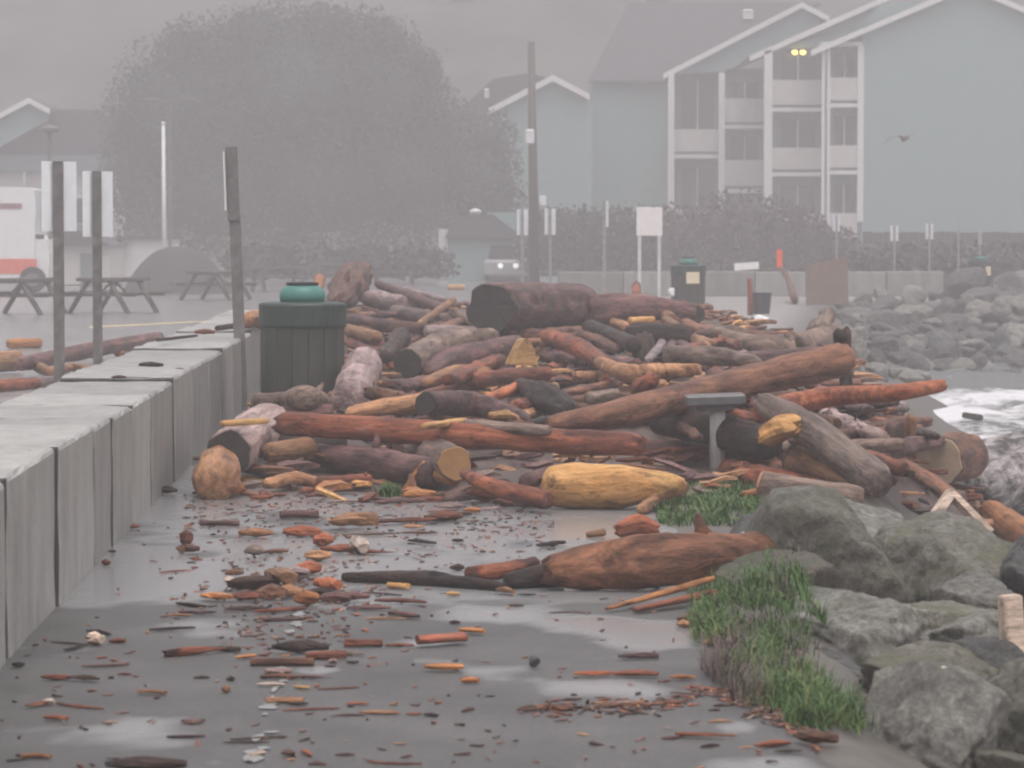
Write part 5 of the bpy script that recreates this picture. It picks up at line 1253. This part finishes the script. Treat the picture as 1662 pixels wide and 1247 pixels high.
# right hand balcony bay
def bay(xl, xr, Y, rows, dep=1.7, door=True):
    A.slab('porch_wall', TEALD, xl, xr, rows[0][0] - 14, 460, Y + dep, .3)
    for y0, y1, y2 in rows:                              # opening top, parapet top, parapet foot
        A.slab('parapet', PARA, xl, xr, y1, y2, Y, .10)
        A.slab('balcony_floor', TRIM, xl, xr, y2 + 5, y2 + 11, Y + .02, dep - .04)
        if door:
            w = A.slab('window', DGL, xl + (xr - xl) * .18, xl + (xr - xl) * .86, y0 + 8, y1 + 24, Y + dep - .06, .05)
            mxp = xl + (xr - xl) * .52
            A.slab('frame', TRIM, mxp - 1.2, mxp + 1.2, y0 + 8, y1 + 24, Y + dep - .09, .03, w)
bay(1346, 1391, 126, [(78, 126, 163), (180, 236, 272), (292, 346, 378)])
A.slab('porch_roof', TRIM, 1333, 1398, 68, 74, 126.0, 1.6)
for x in (1333, 1342): A.slab('post', TRIM, x, x + 4.5, 75, 378, 125.9, .18)
# middle section set back under its own gable
A.poly('wall', TEAL, [(1400, 458), (1400, 20), (1425, 4), (1660, 4), (1660, 458)], 140, 4)
A.poly('gable_panel', TEAL, [(1240, 78), (1332, 78), (1398, 78), (1398, 40), (1425, 8), (1420, 2), (1228, 88)], 128.6, .25)
A.roof([(1216, 95), (1440, -4)], 128.6, 11)
bay(1252, 1333, 128.2, [(82, 130, 170), (186, 240, 275), (294, 348, 380)])
A.slab('post', TRIM, 1240, 1253, 82, 372, 128.1, .25)
# left section, farther back
A.poly('gable_panel', TEAL, [(1090, 121), (1175, 116), (1236, 84), (1330, 40), (1330, 22), (1300, 10), (1084, 116)], 133.4, .25)
A.roof([(1076, 124), (1300, 8), (1345, 31)], 133.4, 13)
bay(1176, 1238, 132.6, [(126, 160, 198), (214, 260, 302)])
bay(1092, 1168, 133.2, [(120, 210, 246), (264, 340, 372)])
for x0, x1 in ((1084, 1094), (1166, 1176)): A.slab('post', TRIM, x0, x1, 118, 372, 132.5, .25)
A.poly('wall', TEAL, [(961, 457), (961, 132), (1086, 132), (1086, 457)], 134.2, 9)
mb = MB(); e0, e1 = A.X(955, 133.6), A.X(1090, 133.6); ze = A.Z(131, 133.6); zr = A.Z(4, 141)
r0, r1 = A.X(1020, 141), A.X(1330, 141)
mb.add([(e0, 7.6, ze), (e1, 7.6, ze), (r1, 15, zr), (r0, 15, zr), (e0, 7.6, ze - .16), (e1, 7.6, ze - .16), (r1, 15, zr - .16), (r0, 15, zr - .16)],
       [(0, 1, 2, 3), (7, 6, 5, 4), (0, 4, 5, 1), (1, 5, 6, 2), (2, 6, 7, 3), (3, 7, 4, 0)])
rf = mb.build('roof', ROOF, A.t)
mb = MB()
for x in (-.4, .05): mb.lathe([(.16, -.2), (.16, .18), (.22, .2), (.02, .3)], 10, off=(A.X(1216 + x * 16, 139), 13.2, A.Z(24, 139)))
mb.build('roof_vent', TRIM, rf)
# twin porch lamp, switched on
m, nt, b = mat_new('lit_lamp'); b.inputs['Base Color'].default_value = (.9, .75, .2, 1); b.inputs['Emission Color'].default_value = (1, .70, .10, 1); b.inputs['Emission Strength'].default_value = 7.0
for px in (1290, 1303):
    c = at(px, 85, 128.5 + A.back); lb = MB(); lb.lathe([(.04, .09), (.11, .06), (.14, 0), (.10, -.08), (.02, -.11)], 14, off=(c.x - A.o.x, c.y - 126 - A.back, c.z)); lb.build('porch_lamp', m, A.t, smooth=True)
# smaller gabled block beyond the pole
G2 = Bld('gabled_house', 'small teal gabled building behind the utility pole', 'house', 880, 137, 14)
G2.poly('wall', TEAL, [(800, 459), (800, 184), (897, 130), (961, 164), (961, 459)], 137, 9)
G2.roof([(792, 181), (897, 126), (957, 157)], 137, 10, th=9)
rf = G2.poly('rear_roof', ROOF, [(735, 190), (800, 186), (892, 128), (860, 118), (800, 128)], 139, 5)
mb = MB(); mb.lathe([(.12, -.2), (.12, .15), (.17, .17), (.02, .25)], 10, off=(G2.X(790, 138.5), 1.6, G2.Z(152, 138.5))); mb.build('roof_vent', TRIM, rf)
# pale shed under the tree's right edge
S2 = Bld('shed', 'low pale shed with a dark roof below the right edge of the tree', 'shed', 760, 122)
S2.slab('wall', TEAL, 728, 846, 384, 458, 122, 4)
S2.poly('roof', ROOF, [(722, 386), (850, 386), (800, 348), (738, 350)], 121.6, 5)
S2.slab('door', PARA, 712, 727, 372, 452, 121.9, .3)
S2.slab('side_wall', TEAL, 790, 850, 345, 384, 123, 3)
mb = MB(); mb.lathe([(.2, 0), (.26, .1), (.05, .2)], 10, off=(S2.X(770, 121), 2, S2.Z(346, 121))); mb.build('roof_vent', TRIM, S2.t)
# left building
B2 = Bld('apartment_building', 'long grey roofed building with a teal gable at the far left', 'apartment building', 60, 137, 12)
B2.poly('gable_panel', TEAL, [(-70, 240), (48, 168), (78, 182), (78, 196), (-20, 250), (-70, 256)], 137, .3)
B2.roof([(-90, 236), (48, 163), (82, 181)], 137, 9)
rf = B2.poly('roof', ROOF, [(-160, 252), (210, 252), (168, 178), (82, 178), (-20, 252)], 138, 6)
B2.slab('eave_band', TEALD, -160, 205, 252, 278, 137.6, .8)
wl_ = B2.slab('wall', PARA, -160, 178, 278, 458, 138, 6)
w_ = B2.slab('window', DGL, 113, 134, 322, 362, 137.92, .06); B2.slab('frame', TRIM, 111, 136, 317, 321.5, 137.9, .08, w_)
for x in (60, 150): w_ = B2.slab('window', DGL, x - 9, x + 9, 318, 362, 137.92, .06); B2.slab('frame', TRIM, x - 11, x + 11, 313, 317.5, 137.9, .08, w_)
B2.slab('post', TRIM, 38, 41, 279, 300, 137.5, .2)
# little garage, white outbuilding
S3 = Bld('garage', 'small pale garage with a dark sloping roof behind the sign posts', 'garage', 130, 108)
S3.slab('wall', PARA, 92, 178, 398, 462, 108, 4); S3.poly('roof', ROOF, [(84, 399), (184, 399), (150, 386), (108, 364), (84, 372)], 107.6, 5)
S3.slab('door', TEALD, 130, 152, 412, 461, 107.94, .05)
S4 = Bld('outbuilding', 'white flat roofed outbuilding half hidden by the gravel heap', 'outbuilding', 230, 112)
S4.slab('wall', TRIM, 196, 272, 388, 462, 112, 4); S4.slab('roof', ROOF, 190, 276, 383, 387.5, 111.7, 4.6); S4.slab('door', TEALD, 183, 195, 384, 461, 111.9, 3)
# houses on the hill top, almost lost in the mist
for i, (px, py, w, lab) in enumerate([(118, 6, 130, 'pale house on the hill, faint at the top left'), (752, -2, 90, 'pale house on the hill, faint above the tree'), (1066, 2, 90, 'pale house on the hill, faint left of the apartment roofs')]):
    Yh = 207; c = at(px, py + 9, Yh); s = Yh / F_PX; t = thing('hill_house', lab, 'house', (c.x, Yh, c.z), 0, 'houses on the hill')
    mb = MB(); mb.box(-w * s / 2, w * s / 2, 0, 6, -1.5, 20 * s); mb.build('wall', simple('faded_house_wall', (.30, .29, .28)) if i == 0 else bpy.data.materials['faded_house_wall'], t)
    mb = MB(); mb.prism([(-w * s * .55, 20.2 * s), (w * s * .55, 20.2 * s), (w * s * .3, 62 * s), (-w * s * .3, 62 * s)], -.4, 6.4); mb.build('roof', ROOF, t)
    mb = MB(); mb.box(-w * s * .2, w * s * .2, -.05, -.01, 4 * s, 14 * s); mb.build('window', DGL, t)

# fence under the teal gable, hedges
FEN = simple('dark_fence_boards', (.085, .07, .07), rough=.8, var=.3, scale=3, stretch=(6, 6, .5))
t = thing('board_fence', 'dark board fence along the foot of the teal gable wall at right', 'fence', (at(1530, 440, 112).x, 112, 0))
x0 = at(1400, 440, 112).x - t.location.x; top = at(1500, 377, 112).z
fb = MB(); x = x0; k = 0; rg = random.Random(2)
while x < x0 + 9:
    fb.box(x, x + .17, 0, .03, 0, top + rg.uniform(-.02, .02)); x += .18
fb.build('boards', FEN, t)
rl = MB(); rl.box(x0, x0 + 9, .032, .09, top * .75, top * .75 + .09); rl.box(x0, x0 + 9, .032, .09, .3, .39); rl.build('rail', FEN, t)
def leaf_mass(name, label, cat, blobs, n, size, mats, core, seed, trunk=None, group=None, taper=.0):
    """crown: leaf clumps scattered through overlapping lumps round a dim core"""
    rg = random.Random(seed); t = thing(name, label, cat, trunk[0] if trunk else blobs[0][0], 0, group)
    o0 = t.location.copy(); mb = MB(); tot = sum(b_[1][0] * b_[1][2] for b_ in blobs)
    for c, r in blobs:
        for i in range(int(n * r[0] * r[2] / tot)):
            d = Vector((rg.gauss(0, 1), rg.gauss(0, 1), rg.gauss(0, 1))).normalized()
            q = .66 + .40 * rg.random() ** .8; q *= 1 + .42 * fbm((d.x * 2 + c.x, d.y * 2 + c.y, d.z * 2 + c.z), 1.3, seed)
            p = Vector((c.x + d.x * r[0] * q, c.y + d.y * r[1] * q, c.z + d.z * r[2] * q)) - o0
            if p.z < -o0.z + .25: continue
            sz = size * rg.uniform(.5, 1.3); a = Vector((rg.gauss(0, 1), rg.gauss(0, 1), rg.gauss(0, .7))).normalized(); u = a.orthogonal().normalized(); u = Quaternion(a, rg.uniform(0, 6.28)) @ u; w = a.cross(u)
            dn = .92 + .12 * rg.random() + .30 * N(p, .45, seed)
            base = len(mb.v)
            k = 5
            pts = [p + (u * math.cos(6.283 * j / k) * sz + w * math.sin(6.283 * j / k) * sz * .55) * rg.uniform(.6, 1.2) + a * sz * .2 * rg.uniform(-1, 1) for j in range(k)]
            mb.add(pts, [tuple(range(k))], 0, [x * dn for x in mats])
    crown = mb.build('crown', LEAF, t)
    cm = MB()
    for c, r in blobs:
        v, f = ICO[3]; cm.add([Vector((c.x + p.x * r[0] * .62, c.y + p.y * r[1] * .62, max(.05, c.z + p.z * r[2] * .62))) - o0 for p in v], f, 0, [x * .8 for x in core])  # core lumps coloured darker, as shaded by the outer leaves
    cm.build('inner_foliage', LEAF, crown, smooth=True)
    if trunk:
        pts, rads = trunk[1], trunk[2]
        tm = MB(); tm.tube([Vector(p) for p in pts], rads, 10)
        rgt = random.Random(seed + 1)
        for k in range(7):
            q = rgt.uniform(0, 6.28); z = pts[-1][2] * rgt.uniform(.35, .9); tm.tube([(0, 0, z), (math.cos(q) * 1.6, math.sin(q) * 1.6, z + 1.2), (math.cos(q) * 3.2, math.sin(q) * 3, z + 2.6)], [rads[-1] * .8, rads[-1] * .5, .05], 7)
        tm.build('trunk', TIM, t)
    return t
LEAF = attr_mat('dim_foliage', rough=.7, bump=0, scale=3)
YT = 136; sT = YT / F_PX
def blob(px, py, rx, ry, dy=0, rd=None): return (at(px, py, YT + dy), (rx * sT, (rd or rx) * sT, ry * sT))
blobs = [blob(330, 215, 160, 170), blob(480, 160, 200, 150), blob(600, 170, 130, 140), blob(380, 130, 110, 105), blob(470, 110, 110, 95), blob(575, 95, 80, 85), blob(650, 160, 75, 90), blob(250, 180, 68, 85), blob(225, 280, 60, 110),
         blob(360, 320, 170, 105), blob(520, 310, 190, 110), blob(650, 290, 130, 120), blob(715, 230, 65, 85), blob(765, 300, 85, 95), blob(800, 240, 45, 60), blob(790, 330, 60, 60), blob(300, 85, 50, 48), blob(410, 58, 48, 44), blob(520, 45, 55, 40), blob(620, 70, 38, 45), blob(688, 118, 32, 42)]
base = at(480, 460, YT); base.z = 0
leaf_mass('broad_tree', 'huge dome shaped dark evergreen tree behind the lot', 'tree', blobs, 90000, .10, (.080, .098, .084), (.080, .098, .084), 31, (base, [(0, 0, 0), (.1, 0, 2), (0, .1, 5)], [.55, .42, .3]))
def hblob(px, py, rx, ry, Y, rd=1.0): return (at(px, py, Y), (rx * Y / F_PX, rd, ry * Y / F_PX))
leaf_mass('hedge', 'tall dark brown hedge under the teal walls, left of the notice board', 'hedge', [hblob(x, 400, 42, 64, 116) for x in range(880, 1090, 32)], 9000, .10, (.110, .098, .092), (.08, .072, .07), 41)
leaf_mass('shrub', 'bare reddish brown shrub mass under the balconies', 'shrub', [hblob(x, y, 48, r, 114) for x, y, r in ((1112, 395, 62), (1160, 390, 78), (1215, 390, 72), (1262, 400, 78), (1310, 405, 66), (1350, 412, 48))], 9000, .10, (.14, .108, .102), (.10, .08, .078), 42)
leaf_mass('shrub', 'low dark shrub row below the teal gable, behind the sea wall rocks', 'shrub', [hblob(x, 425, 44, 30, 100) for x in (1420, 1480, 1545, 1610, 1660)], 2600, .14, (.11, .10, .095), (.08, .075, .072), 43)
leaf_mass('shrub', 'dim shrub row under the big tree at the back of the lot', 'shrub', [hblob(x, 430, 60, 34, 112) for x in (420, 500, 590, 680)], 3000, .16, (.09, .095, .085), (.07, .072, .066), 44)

# ------------------------------------------------------------------ the air: rain mist and sea spray
hz = MB(); hz.box(-280, 280, -45, 400, -4, 23.5)
m = bpy.data.materials.new('sea_mist'); m.use_nodes = True; nt = m.node_tree
nt.nodes.remove(nt.nodes['Principled BSDF'])
v = nt.nodes.new('ShaderNodeVolumePrincipled')
v.inputs['Color'].default_value = (.45, .438, .447, 1); v.inputs['Density'].default_value = 0.0080; v.inputs['Anisotropy'].default_value = 0.0
nt.links.new(v.outputs[0], nt.nodes['Material Output'].inputs['Volume'])
tag(hz.build('haze', m), kind='stuff')
